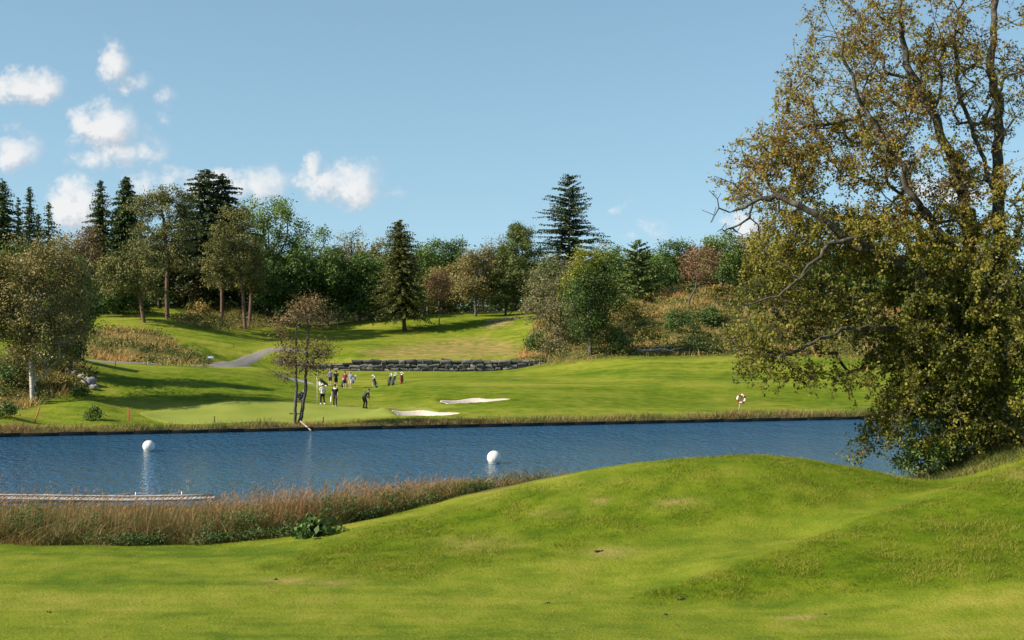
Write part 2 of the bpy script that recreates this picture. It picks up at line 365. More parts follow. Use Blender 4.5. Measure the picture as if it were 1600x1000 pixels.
rough = np.maximum(rough, semi*(.3+.65*sm(.2, .75, vnoise(GX, GY, 5, 71)*.6+vnoise(GX, GY*.6, 1.8, 72)*.4)))
dry = pmask(GX, GY, GZ, [(560, 550), (700, 532), (760, 527), (810, 540), (815, 556), (700, 560), (600, 560)], 9, 170, 200)*.9
dry = np.maximum(dry, pmask(GX, GY, GZ, [(745, 512), (775, 500), (805, 497), (800, 508), (770, 514)], 3, 190, 225)*.8)
for (a, b, ra, rb) in ((950, 864, 38, 7), (745, 850, 55, 10), (938, 783, 14, 5), (1590, 742, 25, 9), (440, 908, 30, 5), (520, 912, 30, 5), (870, 802, 30, 5), (1060, 785, 40, 6), (1250, 965, 30, 4)):
    dry = np.maximum(dry, .75*np.exp(-(((px_-a)/ra)**2+((py_-b)/rb)**2))*(GY < 60))
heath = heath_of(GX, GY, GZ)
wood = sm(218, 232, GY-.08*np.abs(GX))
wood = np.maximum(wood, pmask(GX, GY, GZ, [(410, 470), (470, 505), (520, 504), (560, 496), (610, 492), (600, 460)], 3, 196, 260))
shore = np.exp(-np.maximum(poly_sd(GX, GY, POND), 0)/1.2)
shore = np.where(GY < 62, np.maximum(shore, sm(47, 49, GY)*(GX < 3)), shore)

def ground_mat():
    m, nt, b = newmat('grass_ground'); L = nt.links
    geo = nd(nt, 'ShaderNodeNewGeometry'); pos = geo.outputs['Position']
    A = lambda n: nd(nt, 'ShaderNodeAttribute', attribute_name=n).outputs['Fac']
    n1 = noise(nt, pos, .11, 4); n2 = noise(nt, pos, .9, 4, .6); n3 = noise(nt, pos, 14, 4, .7)
    mp = nd(nt, 'ShaderNodeMapping'); mp.inputs['Scale'].default_value = (.10, 1.0, 1); mp.inputs['Rotation'].default_value = (0, 0, .06); L.new(pos, mp.inputs[0])
    n4 = noise(nt, mp.outputs[0], .55, 3)
    f = math_(nt, 'ADD', math_(nt, 'MULTIPLY', n1, .32), math_(nt, 'ADD', math_(nt, 'MULTIPLY', n4, .36), math_(nt, 'MULTIPLY', n2, .32)))
    fair = ramp(nt, [(.085, .135, .010), (.17, .205, .018), (.265, .25, .042)], [.40, .5, .61]); L.new(f, fair.inputs[0])
    g = math_(nt, 'ADD', math_(nt, 'MULTIPLY', n2, .6), math_(nt, 'MULTIPLY', n3, .4))
    rou = ramp(nt, [(.045, .085, .004), (.105, .155, .006), (.2, .2, .026)], [.35, .5, .68]); L.new(g, rou.inputs[0])
    c = mix(nt, A('rough'), fair.outputs[0], rou.outputs[0])
    c = mix(nt, math_(nt, 'MULTIPLY', math_(nt, 'SUBTRACT', n3, .3, True), 1.7, True), c, mix(nt, 1.0, c, (.5, .55, .4), 'MULTIPLY'))
    dr = ramp(nt, [(.17, .15, .035), (.30, .21, .09)], [.4, .6]); L.new(n2, dr.inputs[0])
    c = mix(nt, math_(nt, 'MULTIPLY', A('dry'), math_(nt, 'ADD', .35, n2), True), c, dr.outputs[0])
    he = ramp(nt, [(.03, .04, .01), (.09, .09, .024), (.17, .12, .045)], [.35, .5, .65]); L.new(noise(nt, pos, .5, 5, .65), he.inputs[0])
    c = mix(nt, A('heath'), c, he.outputs[0])
    c = mix(nt, A('shore'), c, (.07, .06, .03))
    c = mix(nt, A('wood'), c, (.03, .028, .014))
    L.new(c, b.inputs['Base Color']); b.inputs['Roughness'].default_value = .9; b.inputs['Specular IOR Level'].default_value = .05
    hgt = math_(nt, 'ADD', math_(nt, 'MULTIPLY', n3, .5), n2)
    bp = nd(nt, 'ShaderNodeBump', i_Strength=.7, i_Distance=.14); L.new(hgt, bp.inputs['Height']); L.new(bp.outputs[0], b.inputs['Normal'])
    return m
nx, ny = len(xs), len(ys)
ii = (np.arange(ny-1)[:, None]*nx+np.arange(nx-1)[None, :]).ravel()
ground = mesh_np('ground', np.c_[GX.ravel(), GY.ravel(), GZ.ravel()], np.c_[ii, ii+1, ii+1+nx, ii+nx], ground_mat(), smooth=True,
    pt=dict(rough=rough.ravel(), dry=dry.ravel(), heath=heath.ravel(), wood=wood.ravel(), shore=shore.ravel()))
tag(ground, 'mown and rough grass ground of the golf course', 'ground', kind='structure')

# ------------------------------------------------------------------ draped sheets
def star_sheet(name, outline, mat, lift=.05, rings=26, bowl=None):
    o = np.array(outline, float); c = o.mean(0); V = []; n = len(o)
    for i in range(1, rings+1):
        t = i/rings; q = c+(o-c)*t; z = zg(q[:, 0], q[:, 1])+(lift if i < rings else -.04); V.append(np.c_[q, z])
    V = np.concatenate(V); F = [[i*n+j, i*n+(j+1) % n, (i+1)*n+(j+1) % n, (i+1)*n+j] for i in range(rings-1) for j in range(n)]
    V = np.r_[V, [[c[0], c[1], float(zg(c[0], c[1]))+lift]]]; T = [[len(V)-1, j, (j+1) % n] for j in range(n)]
    return mesh_np(name, V, [np.array(F), np.array(T)], mat, smooth=True)
def smooth_loop(pts, n=120):
    p = np.array(pts, float); m = len(p); out = []
    for k in range(n):
        u = k*m/n; i = int(u); t = u-i; a, b, c, d = (p[(i+j-1) % m] for j in range(4))
        out.append(.5*((2*b)+(-a+c)*t+(2*a-5*b+4*c-d)*t*t+(-a+3*b-3*c+d)*t**3))
    return out
def strip_sheet(name, pts, wid, mat, lift=.05, n=70, cross=7):
    p = np.array([q[:2] for q in pts], float); s = np.linspace(0, len(p)-1, n)
    X = np.interp(s, range(len(p)), p[:, 0]); Y = np.interp(s, range(len(p)), p[:, 1])
    for _ in range(6): X[1:-1] = (X[:-2]+2*X[1:-1]+X[2:])/4; Y[1:-1] = (Y[:-2]+2*Y[1:-1]+Y[2:])/4
    w = np.interp(s, range(len(p)), wid)
    dx, dy = np.gradient(X), np.gradient(Y); l = np.hypot(dx, dy); nxn, nyn = -dy/l, dx/l; V = []
    for k in range(cross):
        e = (k/(cross-1)-.5)*w*(1+.05*np.sin(s*9+k)); x = X+nxn*e; y = Y+nyn*e
        V.append(np.c_[x, y, zg(x, y)+(lift if 0 < k < cross-1 else -.03)])
    V = np.stack(V, 1).reshape(-1, 3); F = [[i*cross+j, i*cross+j+1, (i+1)*cross+j+1, (i+1)*cross+j] for i in range(n-1) for j in range(cross-1)]
    return mesh_np(name, V, np.array(F), mat, smooth=True)
def green_mat():
    m, nt, b = newmat('putting_green_turf'); geo = nd(nt, 'ShaderNodeNewGeometry'); v = noise(nt, geo.outputs['Position'], .3, 4)
    r = ramp(nt, [(.15, .185, .022), (.2, .225, .038)], [.35, .65]); nt.links.new(v, r.inputs[0]); nt.links.new(r.outputs[0], b.inputs['Base Color'])
    b.inputs['Roughness'].default_value = .85; b.inputs['Specular IOR Level'].default_value = .15; return m
def gxy(px, py):
    """ground point seen at a pixel: first hit along the ray"""
    D = np.linspace(98, 240, 1400); X = (px-800)*D/K; Z = H-(py-YH)*D/K; hit = np.nonzero(zg(X, D) >= Z)[0]
    i = hit[0] if len(hit) else 700
    return np.array([X[i], D[i]])
gr = [(-5, 118), (-9, 121.5), (-14, 122.5), (-20, 122), (-26, 120), (-29.5, 116.5), (-28.5, 112.5), (-24, 110.5), (-18, 110.8), (-13.5, 112.5), (-10.5, 113.6), (-7.5, 115)]
gr = [(x-.6, y-.2) for x, y in gr]
tag(star_sheet('putting_green', smooth_loop(gr), green_mat()), 'pale close mown putting green beside the pond', 'green', kind='structure')
M['sand'] = plain('bunker_sand', (.56, .48, .42), (.44, .37, .32), 6, .95, .3)
for b in BUNK:
    th = np.linspace(0, 2*math.pi, 80, endpoint=False); o = []
    for a in th:
        rr = np.linspace(.3, 1.6, 260); x = b[0][0]+b[1]*rr*math.cos(a); y = b[0][1]+b[2]*rr*math.sin(a)
        k = int(np.argmin(np.abs(bunker_r(b, x, y)-.93))); o.append((x[k], y[k]))
    tag(star_sheet('sand_bunker', o, M['sand'], .10), 'pale sand bunker cut in the grass', 'bunker', kind='structure')
M['gravel'] = plain('grey_gravel', (.22, .195, .175), (.14, .125, .11), 9, .95, .3)
M['concrete'] = plain('pale_concrete', (.36, .34, .32), (.27, .25, .24), 5, .9)
tag(strip_sheet('path', [gp(60, 139), gp(125, 139), gp(165, 143.5), gp(240, 148.5), gp(320, 152), gp(352, 156), gp(365, 161), gp(385, 168.5), gp(418, 172.5), gp(450, 174), gp(480, 175.5)], [1.8, 1.8, 1.8, 1.8, 2.2, 2.8, 2.2, 1.9, 1.8, 1.7, 1.6], M['gravel'], .06), 'grey gravel path curving over the lawn', 'path', kind='structure')
tag(strip_sheet('footpath', [gp(430, 150), gp(478, 153), gp(505, 150.5), gp(530, 149.2), gp(556, 148.6), gp(588, 148)], [.9, 1.3, 2.0, 2.2, 1.6, .6], M['concrete'], .06), 'pale footpath beside the waiting golfers', 'path', kind='structure')

# ------------------------------------------------------------------ water
def water_mat():
    m, nt, b = newmat('pond_water'); L = nt.links
    b.inputs['Base Color'].default_value = (.018, .085, .17, 1); b.inputs['Roughness'].default_value = .05; b.inputs['IOR'].default_value = 1.33
    geo = nd(nt, 'ShaderNodeNewGeometry'); mp = nd(nt, 'ShaderNodeMapping'); mp.inputs['Scale'].default_value = (1.5, .8, 1); mp.inputs['Rotation'].default_value = (0, 0, .25); L.new(geo.outputs['Position'], mp.inputs[0])
    a = noise(nt, mp.outputs[0], 1.5, 3, .6); c = noise(nt, mp.outputs[0], .22, 2); e = noise(nt, mp.outputs[0], 5, 2)
    calm = noise(nt, geo.outputs['Position'], .06, 2)
    h = math_(nt, 'ADD', math_(nt, 'ADD', a, math_(nt, 'MULTIPLY', c, .8)), math_(nt, 'MULTIPLY', e, .2))
    bp = nd(nt, 'ShaderNodeBump', i_Distance=.4); L.new(h, bp.inputs['Height']); L.new(math_(nt, 'ADD', .55, math_(nt, 'MULTIPLY', calm, .5)), bp.inputs['Strength'])
    L.new(bp.outputs[0], b.inputs['Normal']); return m
wv = np.array([(x, y, 0) for x, y in POND*1.0]); wv = np.array([(-130, 57, 0), (12, 55.5, 0), (24, 62, 0), (110, 95, 0), (110, far_line(110)+.6, 0), (-130, far_line(-130)+.6, 0)], float)
tag(mesh_np('water', wv, np.array([[0, 1, 2, 3, 4, 5]]), water_mat()), 'rippled blue pond water', 'water', kind='structure')
eb = MB()
for x0 in np.arange(-80, 95, 2.5):
    x1 = x0+2.5; y0, y1 = far_line(x0)-.04, far_line(x1)-.04; hz = .26+.02*math.sin(x0*1.3); c = ((x0+x1)/2, (y0+y1)/2, hz/2-.25)
    eb.box(c, (2.72, .07, hz+.5), math.atan2(y1-y0, 2.5), bev=.01)
tag(eb.build('bank_edging', M['edge']), 'black timber edging board along the far bank of the pond', 'edging')

# ------------------------------------------------------------------ plant geometry
def unit(v): return v/(np.linalg.norm(v, axis=-1, keepdims=True)+1e-9)
def leaf_faces(c, n, L, Wd, tdir=None):
    """kite shaped quads: centres c, normals n"""
    N = len(c); t = RNG.normal(size=(N, 3)) if tdir is None else tdir
    t = unit(t-(t*n).sum(1, keepdims=True)*n); b = np.cross(n, t)
    L = np.broadcast_to(L, (N,))[:, None]; Wd = np.broadcast_to(Wd, (N,))[:, None]
    bend = n*L*.12
    V = np.stack([c-t*L*.5, c+b*Wd*.5-t*L*.06+bend, c+t*L*.5, c-b*Wd*.5-t*L*.06+bend], 1).reshape(-1, 3)
    return V, np.arange(4*N).reshape(-1, 4)
def blades(base, h, w, az, lean, segs=2, curve=1.6):
    N = len(base); h = np.broadcast_to(h, (N,)); w = np.broadcast_to(w, (N,)); lean = np.broadcast_to(lean, (N,))
    d = np.c_[np.cos(az), np.sin(az), np.zeros(N)]; fa = RNG.uniform(0, 2*math.pi, N); s = np.c_[np.cos(fa), np.sin(fa), np.zeros(N)]
    V = []
    for i in range(segs+1):
        t = i/segs; ww = w*(1-t*.85)*.5
        c = base+d*(lean*h*t**curve)[:, None]+np.c_[np.zeros(N), np.zeros(N), h*t*(1-.25*np.minimum(lean, 1)*t)]
        V += [c-s*ww[:, None], c+s*ww[:, None]]
    k = 2*(segs+1); V = np.stack(V, 1).reshape(-1, 3); F = []
    o = np.arange(N)*k
    F = np.concatenate([np.c_[o+2*i, o+2*i+1, o+2*i+3, o+2*i+2] for i in range(segs)])
    return V, F
def join(parts):
    V = []; F = []; n = 0; T = []
    for v, f, t in parts:
        V.append(v); F.append(f+n); n += len(v); T.append(np.broadcast_to(t, (len(f),)))
    return np.concatenate(V), np.concatenate(F), np.concatenate(T)
def tubes(A, B, ra, rb, k=5):
    N = len(A); t = unit(B-A); up = np.where(np.abs(t[:, 2:3]) < .9, [[0, 0, 1.]], [[1., 0, 0]]); a = unit(np.cross(t, up)); b = np.cross(t, a)
    ang = np.linspace(0, 2*math.pi, k, endpoint=False); ring = np.cos(ang)[None, :, None]*a[:, None]+np.sin(ang)[None, :, None]*b[:, None]
    e = t*ra[:, None]*.25
    V = np.concatenate([(A-e)[:, None]+ring*ra[:, None, None], (B+e)[:, None]+ring*rb[:, None, None]], 1).reshape(-1, 3)
    o = np.arange(N)*2*k; F = []
    for j in range(k): F.append(np.c_[o+j, o+(j+1) % k, o+k+(j+1) % k, o+k+j])
    return V, np.concatenate(F)
def grow(nodes, parents, att, bf=.35):
    """minimum spanning growth from the given limbs to the attractor points"""
    pts = [np.array(p, float) for p in nodes]; par = list(parents); pl = []
    for i, p in enumerate(par): pl.append(0 if p < 0 else pl[p]+np.linalg.norm(pts[i]-pts[p]))
    att = np.asarray(att, float); R = len(att); best = np.full(R, 1e9); bi = np.zeros(R, int)
    st = 0
    def upd(k):
        c = np.linalg.norm(att-pts[k], axis=1)
        # branches should not run back down towards the root
        down = np.maximum(0, pts[k][2]-att[:, 2])*.25
        c = c+bf*pl[k]+down; q = c < best; best[q] = c[q]; bi[q] = k
    for k in range(st, len(pts)): upd(k)
    done = np.zeros(R, bool); tips = []
    for _ in range(R):
        b = np.where(done, 1e9, best); i = int(np.argmin(b)); done[i] = True; k = int(bi[i]); a, c = pts[k], att[i]; d = np.linalg.norm(c-a)
        ns = max(1, int(d/1.1)); prev = k
        for s in range(1, ns+1):
            q = a+(c-a)*s/ns
            if s < ns: q = q+RNG.normal(0, .07*d, 3)*(1 if ns < 6 else .6)
            pts.append(q); par.append(prev); pl.append(pl[prev]+d/ns); prev = len(pts)-1; upd(prev)
        tips.append(prev)
    return np.array(pts), np.array(par), tips
def radii(pts, par, r0, tip=.02, exp=2.3):
    n = len(pts); a = np.zeros(n); ch = np.zeros(n, int)
    for i in range(n-1, -1, -1):
        if ch[i] == 0: a[i] = 1
        if par[i] >= 0: a[par[i]] += a[i]; ch[par[i]] += 1
    r = a**(1/exp); r = tip+(r0-tip)*(r-1)/max(r.max()-1, 1e-6); return r
def wood_mesh(name, pts, par, r, mat, parent, minr=0, k=6, kink=0):
    if kink > 0:                                             # bend long segments so that limbs are not straight rods
        P2 = list(pts); p2 = list(par); r2 = list(r)
        for j in range(len(pts)):
            if par[j] < 0 or r[j] < .012: continue
            a, b = pts[par[j]], pts[j]; Ln = np.linalg.norm(b-a)
            if Ln < .45: continue
            m = max(1, int(Ln/.4)); prev = par[j]
            for k2 in range(1, m+1):
                t = k2/(m+1); P2.append(a+(b-a)*t+RNG.normal(0, kink*min(Ln, 1.2), 3)*math.sin(math.pi*t)**.5); p2.append(prev); r2.append(r[par[j]]*(1-t)+r[j]*t if r[par[j]] < r[j]*1.6 else r[j]*(1.3-.3*t)); prev = len(P2)-1
            p2[j] = prev
        pts, par, r = np.array(P2), np.array(p2), np.array(r2)
    i = np.nonzero((par >= 0) & (r >= minr))[0]; p = par[i]
    ra = np.minimum(r[p], r[i]*1.25); V, F = tubes(pts[p], pts[i], ra, r[i], k)
    return mesh_np(name, V, F, mat, parent, smooth=True)
def crown_attr(h, r, cb, n, nb=9, flat=1.0, top=1.0, lean=(0, 0)):
    """attractor points in overlapping sub-crowns"""
    zc = h*(cb+1)/2; rz = h*(1-cb)/2; out = []
    B = []
    for i in range(nb):
        u = (i+.5)/nb; z = -1+2*u*.96+.02; a = i*2.39996+RNG.uniform(-.4, .4)
        q = math.sqrt(max(0, 1-abs(z)**(1.6+top*.4))); w = q*RNG.uniform(.5, .72)
        br = r*RNG.uniform(.36, .52)*(1 if z < .75 else .75)
        B.append((math.cos(a)*r*w, math.sin(a)*r*w, zc+z*rz*.78, br, br*flat*min(1.15, rz/r*.9)))
    B.append((0, 0, zc, r*.5, rz*.7))
    per = n//len(B)+1
    for x, y, z, br, bz in B:
        v = unit(RNG.normal(size=(per, 3)))*(RNG.uniform(.25, 1, (per, 1))**.45); 
        out.append(v*[br, br, bz]+[x+lean[0]*z/h, y+lean[1]*z/h, z])
    o = np.concatenate(out); return o[o[:, 2] > h*cb*.75]
def leaves_around(tips, per, sig, L, Wd, ctr, up=.5, outw=.6, tfun=None, squash=.8):
    N = len(tips)*per; c = np.repeat(tips, per, 0)+RNG.normal(size=(N, 3))*[sig, sig, sig*squash]
    n = unit(unit(c-ctr)*outw+RNG.normal(size=(N, 3))*.75+[0, 0, up])
    s = RNG.uniform(.65, 1.3, N); V, F = leaf_faces(c, n, L*s, Wd*s)
    t = np.clip(RNG.normal(.5, .2, N)+np.repeat(RNG.normal(0, .12, len(tips)), per), 0, 1) if tfun is None else tfun(c)
    return V, F, t
def broadleaf(name, loc, h, r, mat, label, cat='tree', group=None, cb=.3, n=150, per=45, sig=.5, L=.34, bark='bark', r0=None, nb=9, flat=1., top=1., lean=(0, 0), tfun=None, up=.5, Wr=.62, trunk=None, minr=.0, rot=None, tops=None):
    o = empty(name, loc, 0, label, cat, group)
    att = crown_attr(h, r, cb, n, nb, flat, top, lean)
    if trunk is None:
        hh = h*max(cb, .12)+.12*h; trunk = [(0, 0, -.4), (.05, .03, hh*.3), (lean[0]*.25, lean[1]*.25, hh*.65), (lean[0]*.4, lean[1]*.4, hh)]
        trunk.append((lean[0]*.6, lean[1]*.6, h*(cb+.45*(1-cb))))
    nodes = [np.array(p, float) for p in trunk]; par = [-1]+list(range(len(trunk)-1))
    pts, pa, tips = grow(nodes, par, att); r0 = r0 or .018*h+.06
    rr = radii(pts, pa, r0, .015); wood_mesh('trunk', pts, pa, rr, M[bark], o, .018)
    V, F, t = leaves_around(pts[tips], per, sig, L, L*Wr, np.array([lean[0]*.6, lean[1]*.6, h*(cb+.35*(1-cb))]), up, tfun=tfun)
    mesh_np('crown', V, F, M[mat], o, t); return o
def spruce(name, loc, h, r, mat, label, cat='tree', group=None, cb=.08, droop=.35, gap=.42, per=6, fill=1.0, bark='bark_brown', spray=.55, top_clear=0., cone=.72, lean=0., seedtop=None, width=.2):
    o = empty(name, loc, 0, label, cat, group); parts = []; A = []; B = []; RA = []; RB = []
    z = h*cb
    while z < h*.985:
        u = (z-h*cb)/(h*(1-cb)); prof = ((1-u)**cone)*(1-.25*math.exp(-u*9))+.02
        nbr = max(3, int(per*(.55+.6*(1-u))))
        a0 = RNG.uniform(0, 6.28)
        for k in range(nbr):
            if RNG.uniform() > fill: continue
            a = a0+k*2*math.pi/nbr+RNG.uniform(-.35, .35); Lb = max(.25, r*prof*RNG.uniform(.55, 1.2))
            up = .35*(u-.35)+.1+RNG.normal(0, .07); zz = z+RNG.uniform(-.3, .3)
            ns = max(3, int(Lb/.38)+1); tt = np.linspace(.12, 1, ns)
            d = np.array([math.cos(a), math.sin(a), 0]); s = np.array([-d[1], d[0], 0])
            cpt = lambda t: d*(Lb*t)+np.array([0, 0, zz+Lb*(up*t-droop*t*t+.22*droop*t**4)])
            A.append(cpt(0)); B.append(cpt(.6)); RA.append(.02+.008*Lb); RB.append(.012)
            for t in tt:
                c = cpt(t); tl = spray*(.55+.55*(1-t))*min(1.0, .45+Lb*.3)
                for sg in (-1, 1):
                    dirv = d*.75+s*sg*RNG.uniform(.35, .95)+np.array([0, 0, -.35*droop+RNG.uniform(-.25, .2)]); dirv /= np.linalg.norm(dirv)
                    parts.append((c+dirv*tl*.42, dirv, tl*RNG.uniform(.8, 1.25)))
        z += gap*(1-.35*u)*RNG.uniform(.8, 1.2)
    c = np.array([p[0] for p in parts]); dv = np.array([p[1] for p in parts]); Ls = np.array([p[2] for p in parts]); N = len(c)
    n = unit(RNG.normal(size=(N, 3))*.45+[0, 0, 1.]); c2 = np.concatenate([c, c+RNG.normal(0, .07, (N, 3))-[0, 0, .1]]); dv2 = np.concatenate([dv, unit(dv+RNG.normal(0, .35, (N, 3)))])
    n2 = np.concatenate([n, unit(RNG.normal(size=(N, 3)))])
    V, F = leaf_faces(c2, n2, np.r_[Ls, Ls*.85]*1.15, np.r_[Ls, Ls]*.42+width*.3, dv2)
    for arr in (V,): arr[:, 0] += lean*arr[:, 2]
    t = np.clip(RNG.normal(.48, .2, 2*N), 0, 1); mesh_np('crown', V, F, M[mat], o, t)
    tp = np.array([[lean*zz, 0, zz] for zz in np.linspace(-.4, h, 12)]); tr = np.interp(np.linspace(0, 1, 12), [0, .05, 1], [.02*h+.06, .016*h+.03, .015])
    mb = MB(); mb.tube(tp, tr, 9)
    V2, F2 = tubes(np.array(A)+[0, 0, 0], np.array(B), np.array(RA), np.array(RB), 4); V2[:, 0] += lean*V2[:, 2]; mb.add(V2, F2)
    mb.build('trunk', M[bark], o, True); return o
def pine(name, loc, h, pads, trunks, mat, label, group=None, zf=2.1, per=70, n_per=10, bark='bark_pine', r0=.25, sig=.42, L=.36):
    """pads: flattened needle clouds (x, y, z, r, rz)"""
    o = empty(name, loc, 0, label, 'tree', group); att = []
    for x, y, z, r, rz in pads:
        v = unit(RNG.normal(size=(n_per, 3)))*RNG.uniform(.3, 1, (n_per, 1))**.5; att.append(v*[r*1.28, r*1.28, rz*zf]+[x, y, z])
    att = np.concatenate(att); nodes = []; par = []
    for tr in trunks:
        b = len(nodes)
        for i, p in enumerate(tr): nodes.append(np.array(p, float)); par.append(-1 if i == 0 else b+i-1)
    pts, pa, tips = grow(nodes, par, att, .2); rr = radii(pts, pa, r0, .018)
    for tr in trunks: pass
    wood_mesh('trunk', pts, pa, rr, M[bark], o, .02, 7)
    N = len(tips)*per; c = np.repeat(pts[tips], per, 0)+RNG.normal(size=(N, 3))*[sig, sig, sig*.7]
    dirv = unit(RNG.normal(size=(N, 3))+[0, 0, .5]); n = unit(np.cross(dirv, RNG.normal(size=(N, 3)))+[0, 0, .35])
    V, F = leaf_faces(c, n, L*RNG.uniform(.7, 1.3, N), L*.34, dirv)
    t = np.clip(RNG.normal(.5, .2, N)+np.repeat(RNG.normal(0, .12, len(tips)), per), 0, 1)
    mesh_np('crown', V, F, M[mat], o, t); return o
def top_h(px, D, topy, loc): return H-(topy-YH)*D/K-loc[2]

# ------------------------------------------------------------------ the trees
def SP(px, D, topy, hw, mat, label, group=None, wide=1.4, **kw):
    loc = gp(px, D); hw = hw*wide; h = top_h(px, D, topy, loc); return spruce('spruce_tree', loc, h, hw*D/K, mat, label, group=group, **kw)
def BL(name, px, D, topy, hw, mat, label, group=None, **kw):
    loc = gp(px, D); h = top_h(px, D, topy, loc); return broadleaf(name, loc, h, hw*1.18*D/K, mat, label, group=group, **kw)
def auto_pads(h, r, cb, n, sx=0):
    out = []
    for i in range(n):
        u = i/(n-1); z = h*(cb+(1-cb)*u*.96); q = r*(.95-.55*u**1.5)*(.75 if u < .12 else 1); a = i*2.4+RNG.uniform(-.5, .5); d = q*RNG.uniform(.35, .75)*(1-.6*u**3)
        out.append((math.cos(a)*d+sx*z/h, math.sin(a)*d, z, q*RNG.uniform(.36, .52), .3+.06*r))
    return out
gl = 'spruces at the left edge'
SP(4, 200, 279, 44, 'spruce', 'broad dark spruce cut by the left edge of the photo', gl, per=8, gap=.36)
SP(46, 216, 291, 24, 'spruce', 'slender dark spruce with a sharp tip, tallest beside the left edge spruce', gl, per=7)
SP(29, 220, 308, 16, 'spruce', 'thin small spruce tucked between the broad edge spruce and the slender one', gl, per=6)
SP(76, 212, 315, 28, 'spruce', 'loose layered spruce standing in front of the white cloud above the birch', gl, per=6, fill=.85)
SP(60, 222, 330, 20, 'spruce', 'short spruce half hidden between two taller pointed spruces', gl)
SP(157, 206, 281, 32, 'spruce', 'narrow pointed spruce rising left of the twin pines', 'tall spruces behind the pines', per=8, gap=.36)
SP(197, 205, 274, 40, 'spruce', 'bulky deep green spruce directly behind the pine pair', 'tall spruces behind the pines', per=9, gap=.34, spray=.7)
SP(320, 206, 263, 62, 'fir', 'tallest layered fir of the left wood, left of its twin', 'twin firs', per=7, gap=.42, fill=.85, cone=.6, spray=.75)
SP(346, 207, 271, 58, 'fir', 'right hand twin of the tallest layered fir', 'twin firs', per=7, gap=.42, fill=.8, cone=.6, spray=.75)
SP(290, 210, 318, 26, 'spruce', 'dark spruce filling the gap between pine and tall firs')
# the olive spruce on the fairway
SP(632, 200, 342, 52, 'spruce_olive', 'olive brown spruce with bare upper stem standing alone on the fairway', wide=1.05, per=11, gap=.27, spray=.5, cone=.6, droop=.28, cb=.15, lean=-.05, width=.12)
# the tall open fir
SP(889, 236, 271, 56, 'fir', 'tall open fir standing high above the wood right of centre', per=7, gap=.34, fill=.72, droop=.1, cone=.66, cb=.25, spray=.6)
# scots pines
gpn = 'scots pines of the left wood'
l = gp(222, 180); h = top_h(222, 180, 383, l)
pine('pine_tree', l, h, [(-3.6, .3, h*.55, 2.0, .55), (-1.6, -1, h*.70, 1.9, .6), (-3.0, .6, h*.80, 1.6, .5), (-.6, .8, h*.92, 1.9, .6), (1.2, -.6, h*.62, 1.7, .6), (-4.6, 0, h*.68, 1.4, .5), (-2.6, -1.2, h*.42, 1.6, .5), (.6, .6, h*.38, 1.5, .4), (-5.2, .5, h*.5, 1.0, .4), (1.9, .5, h*.8, 1.3, .5), (-1, 0, h*.52, 2, .6)],
     [[(.3, 0, -.4), (0, 0, h*.16), (-.2, 0, h*.3), (-.6, 0, h*.5), (-.9, 0, h*.8)]], 'pine', 'low wide pine with leaning trunk on the grassy knoll', gpn, per=80, n_per=11)
l = gp(263, 185); h = top_h(263, 185, 297, l)
pine('pine_tree', l, h, [(-2.6, .2, h*.93, 1.8, .6), (-.4, 0, h*.97, 1.7, .5), (1.6, .4, h*.92, 1.2, .5), (-3.4, 0, h*.82, 1.7, .6), (-1, -.8, h*.84, 2, .6), (1.9, .3, h*.8, 1.2, .5), (-2.6, .5, h*.7, 1.9, .6), (.4, -.6, h*.68, 2.1, .6), (-1.2, .4, h*.58, 2, .6), (1.5, .4, h*.55, 1.7, .6), (2.6, 0, h*.7, 1.3, .5), (2.2, .2, h*.42, 1.5, .5), (-2.2, .6, h*.5, 1.6, .5), (.8, -.3, h*.45, 1.6, .4)],
     [[(-.1, 0, -.4), (-.2, 0, h*.2), (-.1, .1, h*.45), (-.5, .1, h*.7), (-1, 0, h*.92)]], 'pine', 'tall flat topped pine beside the low wide pine', gpn, per=80, n_per=12, r0=.27)
l = gp(372, 192); h = top_h(372, 192, 326, l)
pine('pine_tree', l, h, [(-.6, 0, h*.97, 1.5, .5), (.6, 0, h*.9, 1.6, .6), (-1.8, 0, h*.82, 1.7, .6), (1.0, .4, h*.78, 1.8, .6), (-2.4, .4, h*.68, 1.7, .6), (0, -.8, h*.68, 1.9, .6), (1.8, 0, h*.62, 1.5, .5), (-1.4, .3, h*.55, 1.9, .6), (-3.2, 0, h*.5, 1.3, .5), (.6, .2, h*.5, 1.7, .5), (-2.4, -.3, h*.4, 1.5, .5), (1.8, .2, h*.43, 1.3, .5)],
     [[(1.0, 0, -.4), (.7, 0, h*.25), (.2, 0, h*.5), (-.2, 0, h*.9)]], 'pine', 'olive pine with layered crown under the twin firs', gpn, per=80, n_per=12)
l = gp(393, 196); h = top_h(393, 196, 385, l)
pine('pine_tree', l, h, auto_pads(h, 2.6, .5, 9), [[(-.3, 0, -.4), (0, 0, h*.4), (.2, 0, h*.85)]], 'pine', 'short pine with a bare reddish trunk right of the layered pine', gpn, n_per=9)
l = gp(347, 198); h = top_h(347, 198, 380, l)
pine('pine_tree', l, h, auto_pads(h, 3.0, .45, 9), [[(0, 0, -.4), (0, 0, h*.4), (-.2, 0, h*.85)]], 'pine', 'pine with a straight brown trunk behind the dark bank', gpn, n_per=9)
l = gp(822, 214); h = top_h(822, 214, 353, l)
pine('pine_tree', l, h, auto_pads(h, 5.6, .26, 15, -1.0), [[(.1, 0, -.4), (0, 0, h*.25), (-.4, 0, h*.55), (-.8, 0, h*.9)]], 'pine_green', 'green pine with red brown trunk at the hilltop edge right of centre', per=85, n_per=13, r0=.24, zf=1.0)
l = gp(790, 217); h = top_h(790, 217, 392, l)
